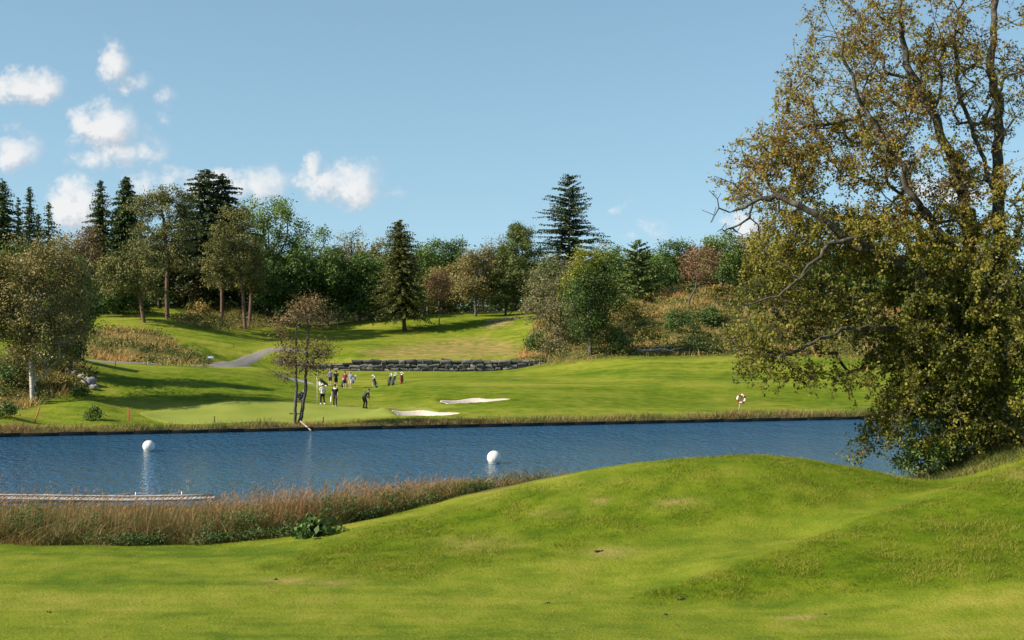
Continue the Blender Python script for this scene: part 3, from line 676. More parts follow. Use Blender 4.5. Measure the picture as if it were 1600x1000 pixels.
pine('pine_tree', l, h, auto_pads(h, 3.4, .2, 13), [[(0, 0, -.4), (0, 0, h*.4), (0, 0, h*.9)]], 'pine_green', 'lower bushy pine left of the red trunked hilltop pine', per=80, n_per=10, r0=.2)
l = gp(996, 206); h = top_h(996, 206, 374, l)
SP(996, 206, 374, 50, 'pine_green', 'young bright green pine on the crest of the heath slope', wide=1.1, per=6, gap=.62, droop=-.1, spray=.8, cone=.75, cb=.16, bark='bark_pine')
# birches and other broadleaves on the left
bt = lambda c: np.clip(RNG.normal(.5, .22, len(c)), 0, 1)
lb = gp(50, 118); hb = top_h(50, 118, 360, lb)
broadleaf('birch_tree', lb, hb, 4.4, 'birch', 'olive birch with a white trunk on the near left bank', cb=.17, n=350, per=75, sig=.42, L=.2, bark='bark_birch', r0=.2, nb=14, lean=(1.2, 0), up=.2,
          trunk=[(.05, 0, -.3), (0, 0, 1.5), (-.08, 0, 3.2), (.05, 0, 5), (.3, 0, 7.5), (.5, .2, 10)])
BL('broadleaf_tree', 108, 127, 392, 36, 'maple', 'dark green shaded tree hard behind the white trunked birch', cb=.06, n=210, per=60, sig=.42, L=.24, nb=11)
BL('broadleaf_tree', -14, 116, 385, 30, 'olive', 'tree at the left edge showing mainly its dark trunk', cb=.32, n=150, per=50, L=.24, r0=.32, bark='bark_brown')
BL('birch_tree', 128, 186, 345, 33, 'brown', 'thin brownish birch between the near birch and the spruces', cb=.15, n=150, per=42, L=.28, bark='bark_birch')
BL('broadleaf_tree', 178, 192, 425, 34, 'maple', 'low dark bushy tree in the shade under the pine pair', cb=.05, n=110, per=45)
BL('broadleaf_tree', 90, 196, 385, 42, 'maple', 'dark round tree behind the near birch crown', cb=.05, n=140, per=45)
BL('broadleaf_tree', 20, 190, 380, 45, 'maple', 'dark tree beneath the broad edge spruce', cb=.05, n=140, per=45)
BL('broadleaf_tree', 300, 203, 400, 34, 'grey', 'grey olive thicket tree under the tall firs', cb=.05, n=120, per=40)
BL('broadleaf_tree', 248, 202, 352, 38, 'pine_green', 'dark green tree filling the gap behind the two knoll pines', cb=.08, n=170, per=48)
BL('broadleaf_tree', 420, 216, 305, 52, 'ash', 'airy light green ash rising behind the layered pine', cb=.35, n=210, per=42, sig=.55, L=.36, nb=14)
BL('broadleaf_tree', 485, 226, 350, 38, 'ash', 'blue green rounded tree right of the airy ash', cb=.2, n=130, per=40)
gm = 'dark maples of the central wood'
for px, D, ty, hw, lab in ((412, 205, 408, 40, 'dark maple in deep shade left end of the maple row'), (462, 208, 388, 38, 'leafy maple second from the left of the dark maple row'), (512, 210, 388, 42, 'widest dense maple in the middle of the dark row'),
                           (562, 212, 398, 38, 'dark maple just left of the lone fairway spruce'), (598, 216, 402, 34, 'dark maple partly hidden behind the lone fairway spruce')):
    BL('maple_tree', px, D, ty, hw, 'maple', lab, gm, cb=.1, n=210, per=52, sig=.5, L=.36, nb=12)
BL('broadleaf_tree', 548, 236, 354, 26, 'grey', 'thin grey willow top poking above the dark maples', cb=.4, n=80, per=24, L=.3)
BL('broadleaf_tree', 583, 232, 372, 32, 'olive', 'yellowish green round crown above the maple row', cb=.2, n=120, per=42)
BL('broadleaf_tree', 520, 238, 378, 34, 'olive', 'low olive crown on the skyline right of the blue green tree', cb=.2, n=120, per=42)
BL('broadleaf_tree', 668, 230, 368, 30, 'ash', 'pale green crown just right of the lone spruce tip', cb=.15, n=130, per=42)
BL('broadleaf_tree', 703, 232, 366, 32, 'maple', 'dark rounded crown on the skyline right of the lone spruce', cb=.1, n=150, per=48)
BL('broadleaf_tree', 690, 222, 412, 32, 'olive', 'mid green bushy tree behind the small russet tree', cb=.08, n=120, per=45)
BL('young_tree', 686, 205, 418, 21, 'rust', 'small russet tree with thin bare stem on the fairway', cb=.42, n=90, per=30, sig=.32, L=.2, r0=.1, bark='bark')
BL('birch_tree', 743, 214, 383, 36, 'birch', 'rounded brown birch at the back of the hill fairway', cb=.14, n=190, per=55, L=.27)
BL('broadleaf_tree', 778, 242, 362, 24, 'grey', 'half bare grey tree behind the brown birch', cb=.35, n=80, per=20, L=.28)
BL('broadleaf_tree', 848, 228, 405, 36, 'maple', 'dark blue green tree below the tall open fir', cb=.05, n=140, per=46)
BL('willow_tree', 868, 184, 398, 50, 'grey', 'grey leaning willow bush tree at the foot of the heath slope', cb=.02, n=240, per=52, sig=.45, L=.24, nb=14, lean=(1.5, 0))
yt = lambda c: np.clip(RNG.normal(.2, .13, len(c))+.42*sm(8.5, 12.5, c[:, 2]-c[:, 0]*.5)+.16*sm(-1.4, -3.2, c[:, 0])*sm(4, 7, c[:, 2]), 0, 1)
BL('maple_tree', 922, 169, 378, 50, 'maple_y', 'dark maple turning yellow at its top beside the willow', cb=.1, n=260, per=58, sig=.42, L=.26, nb=14, tfun=yt, r0=.3, top=-1.6)
BL('broadleaf_tree', 952, 232, 384, 36, 'ash', 'blue green crown between the yellow topped maple and the young pine', cb=.1, n=140, per=44)
BL('broadleaf_tree', 1047, 226, 374, 42, 'maple', 'dark green rounded crown behind the young pine', cb=.1, n=170, per=46)
BL('broadleaf_tree', 1020, 216, 405, 34, 'maple', 'low dark tree right behind the young pine', cb=.05, n=120, per=46)
BL('birch_tree', 1088, 196, 380, 32, 'rust', 'sparse russet birch with crooked pale stem on the heath', cb=.38, n=120, per=22, sig=.4, L=.26, r0=.14, lean=(.8, 0), trunk=[(-1.2, 0, -.3), (-.9, 0, 1.0), (-.1, 0, 2.4), (.15, 0, 4.2), (.5, 0, 7)])
BL('broadleaf_tree', 1127, 206, 362, 32, 'ash', 'upright green tree with visible stem on top of the heath', cb=.22, n=150, per=46, L=.3)
BL('broadleaf_tree', 1172, 208, 362, 38, 'olive', 'olive tree on the heath next to the big overhanging tree', cb=.1, n=150, per=46)
BL('broadleaf_tree', 1095, 232, 385, 34, 'olive', 'brownish crown behind the sparse russet birch', cb=.1, n=130, per=40)
for px, D, ty, lab in ((1225, 214, 372, 'tree glimpsed through the left part of the big overhanging tree'), (1290, 212, 380, 'tree behind the middle of the big overhanging tree'), (1370, 210, 378, 'tree behind the lower boughs of the big overhanging tree'), (1450, 208, 372, 'tree behind the trunks of the big overhanging tree'), (1540, 206, 376, 'tree at the right edge behind the big overhanging tree')):
    BL('broadleaf_tree', px, D, ty, 44, 'maple' if px % 20 else 'olive', lab, 'trees behind the big tree', cb=.05, n=130, per=42)
# the mass of the wood behind
def woodland():
    Vs = []; Fs = []; Ts = []; n = 0
    for i in range(52):
        px = -60+i*31+RNG.uniform(-10, 10); D = 246+RNG.uniform(0, 34)
        if px > 1720: continue
        l = gp(px, D); ty = np.interp(px, [0, 150, 350, 420, 480, 540, 620, 700, 760, 850, 950, 1050, 1200, 1700], [372, 380, 375, 382, 385, 388, 385, 382, 386, 396, 394, 386, 384, 380])+RNG.uniform(0, 14)
        h = top_h(px, D, ty, l); att = crown_attr(h, RNG.uniform(3.6, 5), .08, 70, 8)
        V, F, t = leaves_around(att+l, 40, .62, .46, .3, l+[0, 0, h*.5]); t = np.clip(t+RNG.uniform(-.25, .25), 0, 1)
        Vs.append(V); Fs.append(F+n); n += len(V); Ts.append(t)
        tr = MB().tube([l, l+[0, 0, h*.5], l+[0, 0, h*.9]], [.25, .18, .05], 5, .0, False); tv = np.concatenate(tr.V); Vs.append(tv); Fs.append(np.concatenate(tr.F[4])+n); n += len(tv); Ts.append(np.zeros(len(tr.F[4][0])))
    m = 30000; X = RNG.uniform(-110, 110, m); Y = RNG.uniform(229, 250, m); k = (vnoise(X, Y, 5, 61) > .2); X, Y = X[k], Y[k]; hh = 1.5+3.6*vnoise(X, Y, 6, 62)
    c = np.c_[X, Y, zg(X, Y)+hh*RNG.uniform(0, 1, len(X))**.8]; V, F = leaf_faces(c, unit(RNG.normal(size=(len(X), 3))+[0, -.3, .3]), RNG.uniform(.4, .8, len(X)), RNG.uniform(.3, .5, len(X))); Vs.append(V); Fs.append(F+n); n += len(V); Ts.append(np.clip(RNG.normal(.35, .2, len(X)), 0, 1))
    o = mesh_np('woodland', np.concatenate(Vs), np.concatenate(Fs), M['maple'], tint=np.concatenate(Ts))
    tag(o, 'dark mass of woodland behind the single trees', 'woodland', kind='stuff')
woodland()
# the twin stemmed alder by the pond
la = gp(464, 109); ha = top_h(464, 109, 456, la)
def alder():
    o = empty('alder_tree', la, 0, 'sparse brown twin stemmed tree at the pond edge in front of the green', 'tree')
    s = 109/K; q = lambda px, py, y=0: np.array([(px-464)*s, y, H-(py-YH)*s-la[2]])
    st1 = [q(461, 672), q(461, 640), q(464, 605), q(462, 570), q(463, 530), q(464, 495)]; st2 = [q(466, 672, .1), q(471, 645, .15), q(477, 610, .2), q(478, 575, .2), q(480, 530, .2), q(480, 490, .2), q(481, 465, .2)]
    nodes = st1+st2; par = [-1, 0, 1, 2, 3, 4]+[-1]+[6, 7, 8, 9, 10, 11]; att = []
    for px, py, rx, ry, n in ((490, 475, 18, 14, 34), (465, 495, 20, 14, 22), (448, 510, 18, 10, 12), (500, 500, 18, 16, 22), (440, 520, 14, 8, 8), (515, 500, 10, 12, 5), (455, 545, 24, 14, 26), (492, 545, 26, 16, 30), (510, 545, 18, 22, 12), (440, 560, 20, 12, 18), (436, 505, 16, 12, 14), (470, 478, 16, 14, 16), (470, 570, 36, 14, 40), (500, 575, 20, 12, 16), (445, 590, 14, 8, 5)):
        v = unit(RNG.normal(size=(n, 3)))*RNG.uniform(.2, 1, (n, 1))**.5; c = q(px, py, .1); n = len(v); att.append(c+v*[rx*s, rx*s*.9, ry*s])
    pts, pa, tips = grow(nodes, par, np.concatenate(att), .15); r = radii(pts, pa, .15, .012)
    i0 = np.arange(len(nodes)); r[:len(st1)] = np.linspace(.15, .05, len(st1)); r[len(st1):len(nodes)] = np.linspace(.17, .04, len(st2))
    wood_mesh('trunk', pts, pa, r, M['bark'], o, 0, 7, .018)
    tf = lambda c: np.clip(RNG.normal(.35, .2, len(c))+.3*sm(5, 9, c[:, 2]), 0, 1)
    V, F, t = leaves_around(pts[tips], 24, .36, .14, .095, np.array([0, 0, 6.]), .3, tfun=tf); mesh_np('crown', V, F, M['brown'], o, t)
alder()

# the big overhanging tree on the right
def big_tree():
    D0 = 53.; s = D0/K; base = gp(1560, D0); o = empty('overhanging_tree', base, 0, 'huge spreading tree with yellowing leaves overhanging the pond on the right', 'tree')
    q = lambda px, py, y=0.: np.array([(px-800)*(D0+y)/K, D0+y, H-(py-YH)*(D0+y)/K])-base
    nodes = []; par = []
    def limb(pts, frm):
        for p in pts:
            nodes.append(q(*p)+RNG.normal(0, .05, 3)); par.append(frm); frm = len(nodes)-1
        return len(nodes)-1
    limb([(1558, 725), (1560, 640), (1562, 560)], -1)                                       # 0-2
    limb([(1563, 450, .3), (1565, 320, .5), (1562, 200, .6), (1550, 90, .6), (1556, 0, .8), (1545, -70, .8)], 2)     # 3-8
    limb([(1535, 530, -.6), (1514, 425, -1), (1508, 330, -1), (1490, 250, -1.2), (1455, 170, -1.4), (1422, 100, -1.4), (1410, 30, -1.2), (1400, -50, -1)], 1)   # 9-16
    limb([(1455, 345, -1.6), (1422, 305, -2), (1396, 240, -2), (1370, 190, -2.2), (1335, 140, -2.4), (1310, 60, -2)], 10)  # 17-22
    limb([(1470, 450, -2), (1400, 412, -2.6), (1345, 386, -3), (1300, 350, -3.2), (1262, 325, -3.2), (1225, 312, -3.2), (1190, 310, -3), (1155, 325, -3)], 9)   # 23-30
    limb([(1335, 375, -3.4), (1298, 378, -3.6), (1290, 395, -3.8), (1255, 435, -4), (1215, 462, -4), (1165, 480, -4)], 24)  # 31-36
    limb([(1450, 510, -2.4), (1390, 515, -2.8), (1330, 512, -3), (1285, 525, -3.2), (1250, 548, -3.2)], 9)
    limb([(1500, 520, 1.5), (1440, 420, 2.5), (1390, 320, 3), (1340, 230, 3)], 2)
    limb([(1600, 470, .8), (1640, 380, 1), (1660, 240, 1), (1650, 100, 1)], 2)
    limb([(1500, 600, -2.4), (1440, 610, -3)], 2)
    limb([(1535, 240, -.5), (1500, 150, -1), (1490, 60, -1), (1500, -30, -1)], 4)
    nl = len(nodes)
    dens = [ # px, py, rx, ry, n, leaves per twig
        (1330, 35, 75, 50, 60, 17), (1300, 110, 80, 50, 55, 16), (1245, 165, 45, 45, 30, 15), (1400, 60, 80, 70, 70, 15), (1460, 150, 90, 80, 75, 14), (1545, 60, 80, 70, 70, 14), (1575, 180, 70, 80, 60, 14), (1385, 165, 80, 60, 75, 18), (1640, 100, 70, 120, 50, 14),
        (1440, -60, 130, 60, 50, 14), (1580, -80, 110, 60, 40, 14), (1320, -40, 60, 40, 22, 14), (1480, 90, 60, 80, 40, 14),
        (1190, 232, 50, 38, 45, 22), (1160, 285, 28, 38, 20, 16), (1225, 285, 60, 50, 60, 24), (1320, 240, 90, 60, 100, 26), (1430, 270, 90, 70, 100, 24), (1540, 310, 80, 70, 80, 22), (1270, 210, 60, 40, 40, 20),
        (1240, 365, 50, 40, 50, 28), (1200, 400, 35, 40, 30, 28), (1310, 365, 80, 55, 90, 32), (1400, 390, 100, 70, 140, 42), (1530, 420, 100, 90, 150, 42), (1215, 450, 58, 50, 52, 26), (1185, 520, 48, 55, 46, 26), (1290, 470, 85, 50, 78, 28), (1230, 560, 55, 34, 34, 24), (1175, 575, 30, 30, 15, 22),
        (1280, 545, 55, 34, 20, 20), (1260, 590, 45, 14, 14, 22), (1330, 590, 22, 26, 12, 22), (1400, 495, 90, 60, 105, 38), (1400, 580, 50, 50, 60, 38), (1490, 540, 100, 80, 150, 44), (1580, 530, 80, 90, 120, 44), (1425, 640, 55, 55, 65, 38), (1490, 640, 75, 55, 80, 40), (1580, 640, 70, 55, 70, 40), (1650, 400, 70, 200, 120, 36), (1368, 668, 24, 28, 18, 28), (1352, 702, 10, 14, 5, 18), (1250, 498, 45, 40, 20, 26)]
    att = []; per = []
    for px, py, rx, ry, n, pl in dens:
        v = unit(RNG.normal(size=(n, 3)))*RNG.uniform(.1, 1, (n, 1))**.45; y0 = -1.2 if py > 300 else -.3
        c = q(px, py, y0); att.append(c+v*[rx*s, 3.6 if rx > 60 else 2.6, ry*s]); per.append(np.full(n, pl*(1.5 if pl < 20 else 1.3)).astype(int))
    att = np.concatenate(att); per = np.concatenate(per)
    keep = vnoise(att[:, 0]*1.0+50, att[:, 2]+att[:, 1]*.5, 1.5, 9) > .2; att = att[keep]; per = per[keep]
    bare = [q(*p) for p in ((1112, 272, -3), (1105, 348, -3), (1098, 328, -3), (1128, 300, -3.1), (1122, 360, -3), (1140, 372, -3.1), (1118, 318, -3), (1150, 352, -2.8), (1135, 338, -3.2), (1150, 290, -3), (1142, 488, -4), (1155, 470, -4.2), (1265, 415, -4.4), (1245, 470, -4.2))]
    bare = [b+RNG.normal(0, .12, 3) for b in bare for _ in range(1)]+[q(RNG.uniform(1108, 1200), RNG.uniform(285, 370), -3+RNG.normal(0, .5)) for _ in range(34)]
    allatt = np.concatenate([att, np.array(bare)])
    # remember which twig end belongs to which attractor
    pts, pa, tips = grow(nodes, par, allatt, .12)
    tp = pts[tips]; d2 = ((tp[:, None, ::1]-allatt[None])**2).sum(-1); own = d2.argmin(1); lv = np.r_[per, np.zeros(len(bare), int)][own]
    r = radii(pts, pa, .42, .011, 2.1); r[nl:] = np.minimum(r[nl:], .06); r[37:nl] = np.minimum(r[37:nl], .1)
    for a, b, r1, r2 in ((0, 3, .46, .36), (3, 9, .27, .07), (9, 17, .27, .06), (17, 23, .13, .05), (23, 31, .2, .05), (31, 37, .085, .03)): r[a:b] = np.maximum(r[a:b], np.linspace(r1, r2, b-a))
    wood_mesh('trunk', pts, pa, r, M['bark_big'], o, 0, 7, .055)
    lv = (lv*np.where(tp[:, 2] > 7, 2.2, 1.5)).astype(int)
    tq = np.repeat(np.arange(len(tp))[lv > 0], 4); td = unit(RNG.normal(size=(len(tq), 3))+[0, 0, -.1]); tl = RNG.uniform(.3, .85, len(tq)); tw0 = tp[tq]; tw1 = tw0+td*tl[:, None]-np.c_[0*tl, 0*tl, .12*tl]
    V, F = tubes(tw0, tw1, np.full(len(tq), .009), np.full(len(tq), .004), 3); mesh_np('twigs', V, F, M['bark_brown'], o)
    N = int(lv.sum()); own_tip = np.repeat(np.arange(len(tp)), lv); first = np.full(len(tp), -1); first[tq[::4]] = np.arange(0, len(tq), 4)
    kk = first[own_tip]+RNG.integers(0, 4, N); c = tw0[kk]+(tw1-tw0)[kk]*RNG.uniform(.1, 1.08, (N, 1))+RNG.normal(size=(N, 3))*.065
    hang = sm(3.0, -1.5, tp[:, 2])  # lower twigs hang
    c[:, 2] -= np.repeat(hang, lv)*np.abs(RNG.normal(0, .16, N))
    n = unit(RNG.normal(size=(N, 3))*.8+[-.25, -.25, .35]); sc = RNG.uniform(.7, 1.25, N)*np.where(c[:, 2] > 6.5, .9, 1.05)
    sc = sc*RNG.uniform(.7, 1.25, N); V, F = leaf_faces(c, n, .118*sc, .078*sc, RNG.normal(size=(N, 3))+[0, 0, -.6])
    clump = np.repeat(RNG.normal(0, .10, len(tp)), lv)
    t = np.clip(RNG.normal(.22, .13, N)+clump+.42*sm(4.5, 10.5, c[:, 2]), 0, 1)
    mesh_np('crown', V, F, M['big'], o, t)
    print('big tree leaves', N)
big_tree()

# ------------------------------------------------------------------ shrubs
def shrub(name, px, D, w, h, mat, label, n=26, per=60, L=.16, group=None, dz=0, sig=.22, cat='shrub', stems=5):
    l = gp(px, D, dz); o = empty(name, l, 0, label, cat, group)
    v = unit(RNG.normal(size=(n, 3))); v[:, 2] = np.abs(v[:, 2]); a = v*RNG.uniform(.35, 1, (n, 1))**.5*[w/2, w/2*.8, h*.8]+[0, 0, h*.12]
    nodes = []; par = []
    for i in range(stems):
        an = i*2.4; nodes += [np.array([math.cos(an)*.08*w, math.sin(an)*.08*w, -.15]), np.array([math.cos(an)*.15*w, math.sin(an)*.15*w, h*.3])]; par += [-1, 2*i]
    pts, pa, tips = grow(nodes, par, a, .2); r = radii(pts, pa, .012*w+.015, .006); wood_mesh('stem', pts, pa, r, M['bark_brown'], o, 0, 4)
    V, F, t = leaves_around(pts[tips], per, sig, L, L*.62, np.array([0, 0, h*.2]), .5); mesh_np('foliage', V, F, M[mat], o, t); return o
shrub('shrub', 146, 108.6, 1.3, .95, 'bush', 'small dark green shrub alone on the far bank left of the red stake', 16, 40)
shrub('shrub', 6, 105.5, 1.7, 1.5, 'bush', 'round bush on the bank cut by the left edge of the photo', 20, 50)
shrub('shrub', 965, 169.5, 3.2, 2.9, 'bush', 'blue green shrub beside the foot of the yellow topped maple', 30, 60, .24, sig=.35)
shrub('shrub', 868, 176, 4.2, 2.4, 'grey', 'grey green bush under the leaning willow', 30, 55, .24, sig=.4)
shrub('shrub', 838, 181, 3.4, 2.2, 'bush', 'low green bush at the corner of the hill fairway below the willow', 26, 55, .24, sig=.35)
shrub('shrub', 1062, 182, 4.2, 3.2, 'bush', 'dark green bush in the middle of the heath slope', 30, 60, .26, sig=.4)
shrub('shrub', 1110, 190, 3.6, 2.6, 'bush', 'dark bush below the russet birch on the heath', 26, 60, .26, sig=.4)
shrub('shrub', 985, 190, 3.4, 2.6, 'gorse', 'yellow flowering gorse bush on the heath right of the maple', 28, 55, .24, sig=.35)
shrub('shrub', 1010, 183, 3.4, 2.0, 'gorse', 'lower yellowish gorse bush beneath the flowering one', 24, 50, .24, sig=.35)
shrub('shrub', 988, 203, 2.0, 1.8, 'bush', 'small green bush at the trunk of the young pine', 18, 50, .24)
shrub('shrub', 1120, 204, 2.6, 1.7, 'gorse', 'yellow green bush at the foot of the upright tree', 20, 50, .24)
shrub('shrub', 1095, 172, 4.6, 1.6, 'bush', 'wide low bush along the foot of the heath slope', 26, 50, .22, sig=.35)
shrub('shrub', 1040, 171.5, 3.4, 1.2, 'grey', 'grey dry bush behind the fallen branch', 20, 45, .2)
shrub('shrub', 1150, 183, 4.0, 2.4, 'gorse', 'yellowing bush on the heath next to the overhanging boughs', 26, 50, .24, sig=.35)
shrub('shrub', 20, 121, 3.0, 2.6, 'bush', 'glossy dark bush left of the birch trunk', 30, 60, .2, sig=.32)
shrub('shrub', 95, 123, 2.0, 1.0, 'heath', 'brown ferny bush right of the birch trunk', 20, 50, .18)
shrub('shrub', 125, 121.5, 1.6, .8, 'bush', 'low green bush below the rocks on the left bank', 16, 45, .16)
shrub('shrub', 165, 193, 3.0, 2.8, 'bush', 'bright bush at the back of the left knoll', 20, 50, .26, sig=.4)
shrub('shrub', 215, 196, 3.2, 2.6, 'bush', 'bush in the shade behind the leaning pine trunk', 20, 50, .26, sig=.4)
shrub('shrub', 310, 196, 4.2, 2.2, 'heath', 'ferny bush on the dark bank under the pines', 22, 50, .26, sig=.4)
shrub('shrub', 1448, 51.5, 2.4, 2.2, 'ash', 'dense green bush under the overhanging tree at the pond edge', 46, 90, .12, sig=.2)
shrub('shrub', 1490, 53.5, 2.3, 1.9, 'bush', 'leafy bush right of the dense green pond edge bush', 44, 85, .12, sig=.2)
shrub('shrub', 1545, 53.5, 2.5, 1.7, 'bush', 'wide bush at the foot of the overhanging tree trunks', 44, 85, .12, sig=.2)
shrub('shrub', 1600, 54, 2.5, 1.9, 'big', 'yellow green bush at the right edge under the overhanging tree', 40, 80, .12, sig=.2)
o = shrub('hydrangea_bush', 78, 127, 1.9, 1.25, 'bush', 'bush with pale pink flower heads above the left bank', 20, 40, .18)
pinkp = plain('pale_pink_petals', (.55, .42, .45), rough=.8)
for i in range(11): MB().ball((RNG.uniform(-.8, .8), RNG.uniform(-.7, -.2), RNG.uniform(.65, 1.25)), (.12, .1, .09), 8, 6, jit=.15).build('flower_head', pinkp, o, True)
# broad leaved dock plants at the foot of the reeds
for px, D, w, h, lab in ((500, 44.2, 1.5, .62, 'broad leaved dock plant at the foot of the reeds'), (482, 44.0, .9, .42, 'small dock plant left of the broad leaved one')):
    shrub('dock_plant', px, D, w, h, 'bush', lab, 16, 9, .24, sig=.14, cat='plant', stems=1)
# rocks on the left bank
for px, D, r, lab in ((128, 126.2, .38, 'pale boulder on top of the left bank behind the birch'), (139, 125, .62, 'largest boulder at the corner of the left bank'), (116, 127, .32, 'small rock beside the pale boulder on the left bank'), (146, 124, .4, 'lowest rock at the right end of the left bank')):
    b = MB().ball((0, 0, 0), (r, r*.8, r*.72), 14, 9, jit=.14); o = b.build('boulder', M['rock'], None, False); o.location = gp(px, D, r*.35); tag(o, lab, 'rock', 'boulders on the left bank')
l = gp(785, 205)
b = MB()
for i in range(16):
    x = RNG.uniform(-1.9, 2.4); y = RNG.uniform(-.4, .8); r = RNG.uniform(.2, .45); b.ball((x, y, float(zg(l[0]+x, l[1]+y))-l[2]+.02), (r*1.3, r, r*.6), 10, 7, jit=.16)
o = b.build('rock_outcrop', plain('tan_outcrop', (.3, .24, .17), (.16, .13, .08), 3, .95, .5)); o.location = l; tag(o, 'tan rock outcrop in the grass of the hill fairway', 'rock')
# fallen branch on the right
b = MB(); s_ = 168/K
def fb(pts, r): b.tube([gp(px, 169.8-k*.1, dz) for k, (px, dz) in enumerate(pts)], r, 6)
fb([(990, .55), (1004, .5), (1018, .55), (1032, .75), (1045, .6), (1062, .35)], [.1, .13, .12, .09, .06, .03]); fb([(1010, .5), (1024, .95), (1040, 1.2), (1052, 1.1)], [.07, .05, .035, .015]); fb([(1022, .5), (1042, .5), (1058, .8), (1070, .9)], [.06, .04, .03, .01]); fb([(1000, .5), (994, .85), (984, 1.0)], [.05, .03, .01])
tag(b.build('fallen_branch', M['wood'], None, True), 'bleached fallen branch lying at the foot of the heath slope', 'branch')

# ------------------------------------------------------------------ dry stone wall
def wall():
    mb = MB(); 
    rows = 3
    for k in range(rows):
        x = -28.5+RNG.uniform(0, .6)
        while x < 3.6:
            h = float(wall_h(x)); w = RNG.uniform(.5, 1.5)
            if h < .15: x += w; continue
            rh = h/rows if h > .9 else h/max(2, int(h/.26)); nr = rows if h > .9 else max(2, int(h/.26))
            if k < nr:
                y = float(wall_y(x)); z0 = float(zg(x, y-1.0)); t = float(np.clip(RNG.normal(.4, .25), 0, 1))
                hh = rh*RNG.uniform(.9, 1.12)*(RNG.uniform(.8, 1.35) if k == nr-1 else 1)
                mb.box((x+w/2, y+.12+RNG.uniform(-.07, .07)+.05*k, z0+rh*(k+.5)-.05), (w*.97, .95, hh*.95), RNG.normal(0, .05), t, jit=.065, bev=.07)
            x += w
    m, nt, bs = newmat('grey_wall_stone'); at = nd(nt, 'ShaderNodeAttribute', attribute_name='tint'); tc = nd(nt, 'ShaderNodeTexCoord'); v = noise(nt, tc.outputs['Object'], 3, 5, .65)
    r = ramp(nt, [(.05, .047, .043), (.12, .115, .105), (.21, .195, .17), (.3, .26, .2)], [.2, .45, .65, .85]); nt.links.new(math_(nt, 'ADD', math_(nt, 'MULTIPLY', at.outputs['Fac'], .5), math_(nt, 'MULTIPLY', v, .5)), r.inputs[0]); nt.links.new(r.outputs[0], bs.inputs['Base Color']); bs.inputs['Roughness'].default_value = .9
    bp = nd(nt, 'ShaderNodeBump', i_Strength=.6, i_Distance=.05); nt.links.new(v, bp.inputs['Height']); nt.links.new(bp.outputs[0], bs.inputs['Normal'])
    tag(mb.build('stone_wall', m), 'long grey dry stone retaining wall across the middle of the course', 'wall')
wall()

# ------------------------------------------------------------------ buoys
for px, py, dia, lab in ((232.5, 705, .76, 'white ball buoy on the left half of the pond'), (772, 724, .80, 'larger white ball buoy nearest the middle of the pond')):
    D = H*K/(py-YH); r = dia/2; o = empty('buoy', ((px-800)*D/K, D, 0), .6, lab, 'buoy', 'white buoys on the pond')
    MB().ball((0, 0, r*.8), (r, r, r), 32, 20).build('float', M['buoy'], o, True)
    mb = MB(); q = r*1.006; a = np.linspace(0, 2*math.pi, 41); mb.tube(np.c_[q*np.cos(a)*.72, q*np.cos(a)*.69, r*.8+q*np.sin(a)], .008, 5, cap=False); mb.build('seam', plain('grey_seam', (.5, .48, .46)), o, True)
    MB().tube([(0, 0, -.1), (0, 0, .02), (0, 0, .05)], [r*.80, r*.87, r*.80], 28).build('waterline_band', plain('algae_band', (.22, .2, .15)), o, True)

# ------------------------------------------------------------------ jetty with rope rail
def jetty():
    o = empty('jetty', (0, 62.4, 0), 0, 'low pale wooden jetty with rope rail behind the reeds', 'jetty')
    D = lambda px: 62.4+(px-0)*.004
    pt = lambda px, z, dy=0: np.array([(px-800)*(D(px)+dy)/K, D(px)+dy-62.4, z])
    mb = MB(); pl = MB()
    for z, dy in ((.13, 0), (.06, -.9)):
        p = [pt(px, z+(.16*(1-px/200.) if px < 200 else 0), dy) for px in (-120, -60, 0, 60, 120, 200, 280, 335)]; mb.tube(p, .045, 6)
    mb.build('rail_log', plain('pale_weathered_wood', (.46, .41, .36), (.32, .28, .25), 10, .8), o, True)
    px = -120.
    while px < 335:
        z = .06+(.16*(1-px/200.) if px < 200 else 0); pl.box(pt(px, z, -.45), (.2, .85, .04), RNG.normal(0, .01), jit=.004); px += 7.2
    pl.build('deck', plain('grey_decking', (.4, .35, .32), (.28, .25, .23), 10, .85), o)
    posts = (-60, 70, 212, 284)
    for px in posts: MB().tube([pt(px, -.4, .1), pt(px, 0.15, .1), pt(px, .3, .1)], .024, 8).build('post', M['white'], o)
    mb = MB()
    for a, b in zip(posts[:-1], posts[1:]):
        mb.tube([pt(a+(b-a)*t, .28-.13*math.sin(math.pi*t), .1) for t in np.linspace(0, 1, 9)], .012, 5)
    mb.build('rope', M['wood'], o, True)
jetty()
# bleached plank at the alder
l0 = np.array([P(470, 661, 109.2)[0], 109.0, .62]); l1 = np.array([P(487, 671, 107.2)[0], 106.9, .05])
mb = MB(); d = l1-l0; mb.tube([l0, (l0+l1)/2, l1], [.055, .06, .05], 8); tag(mb.build('leaning_pole', M['wood'], None, True), 'pale pole sloping from the twin stemmed tree into the pond', 'pole')

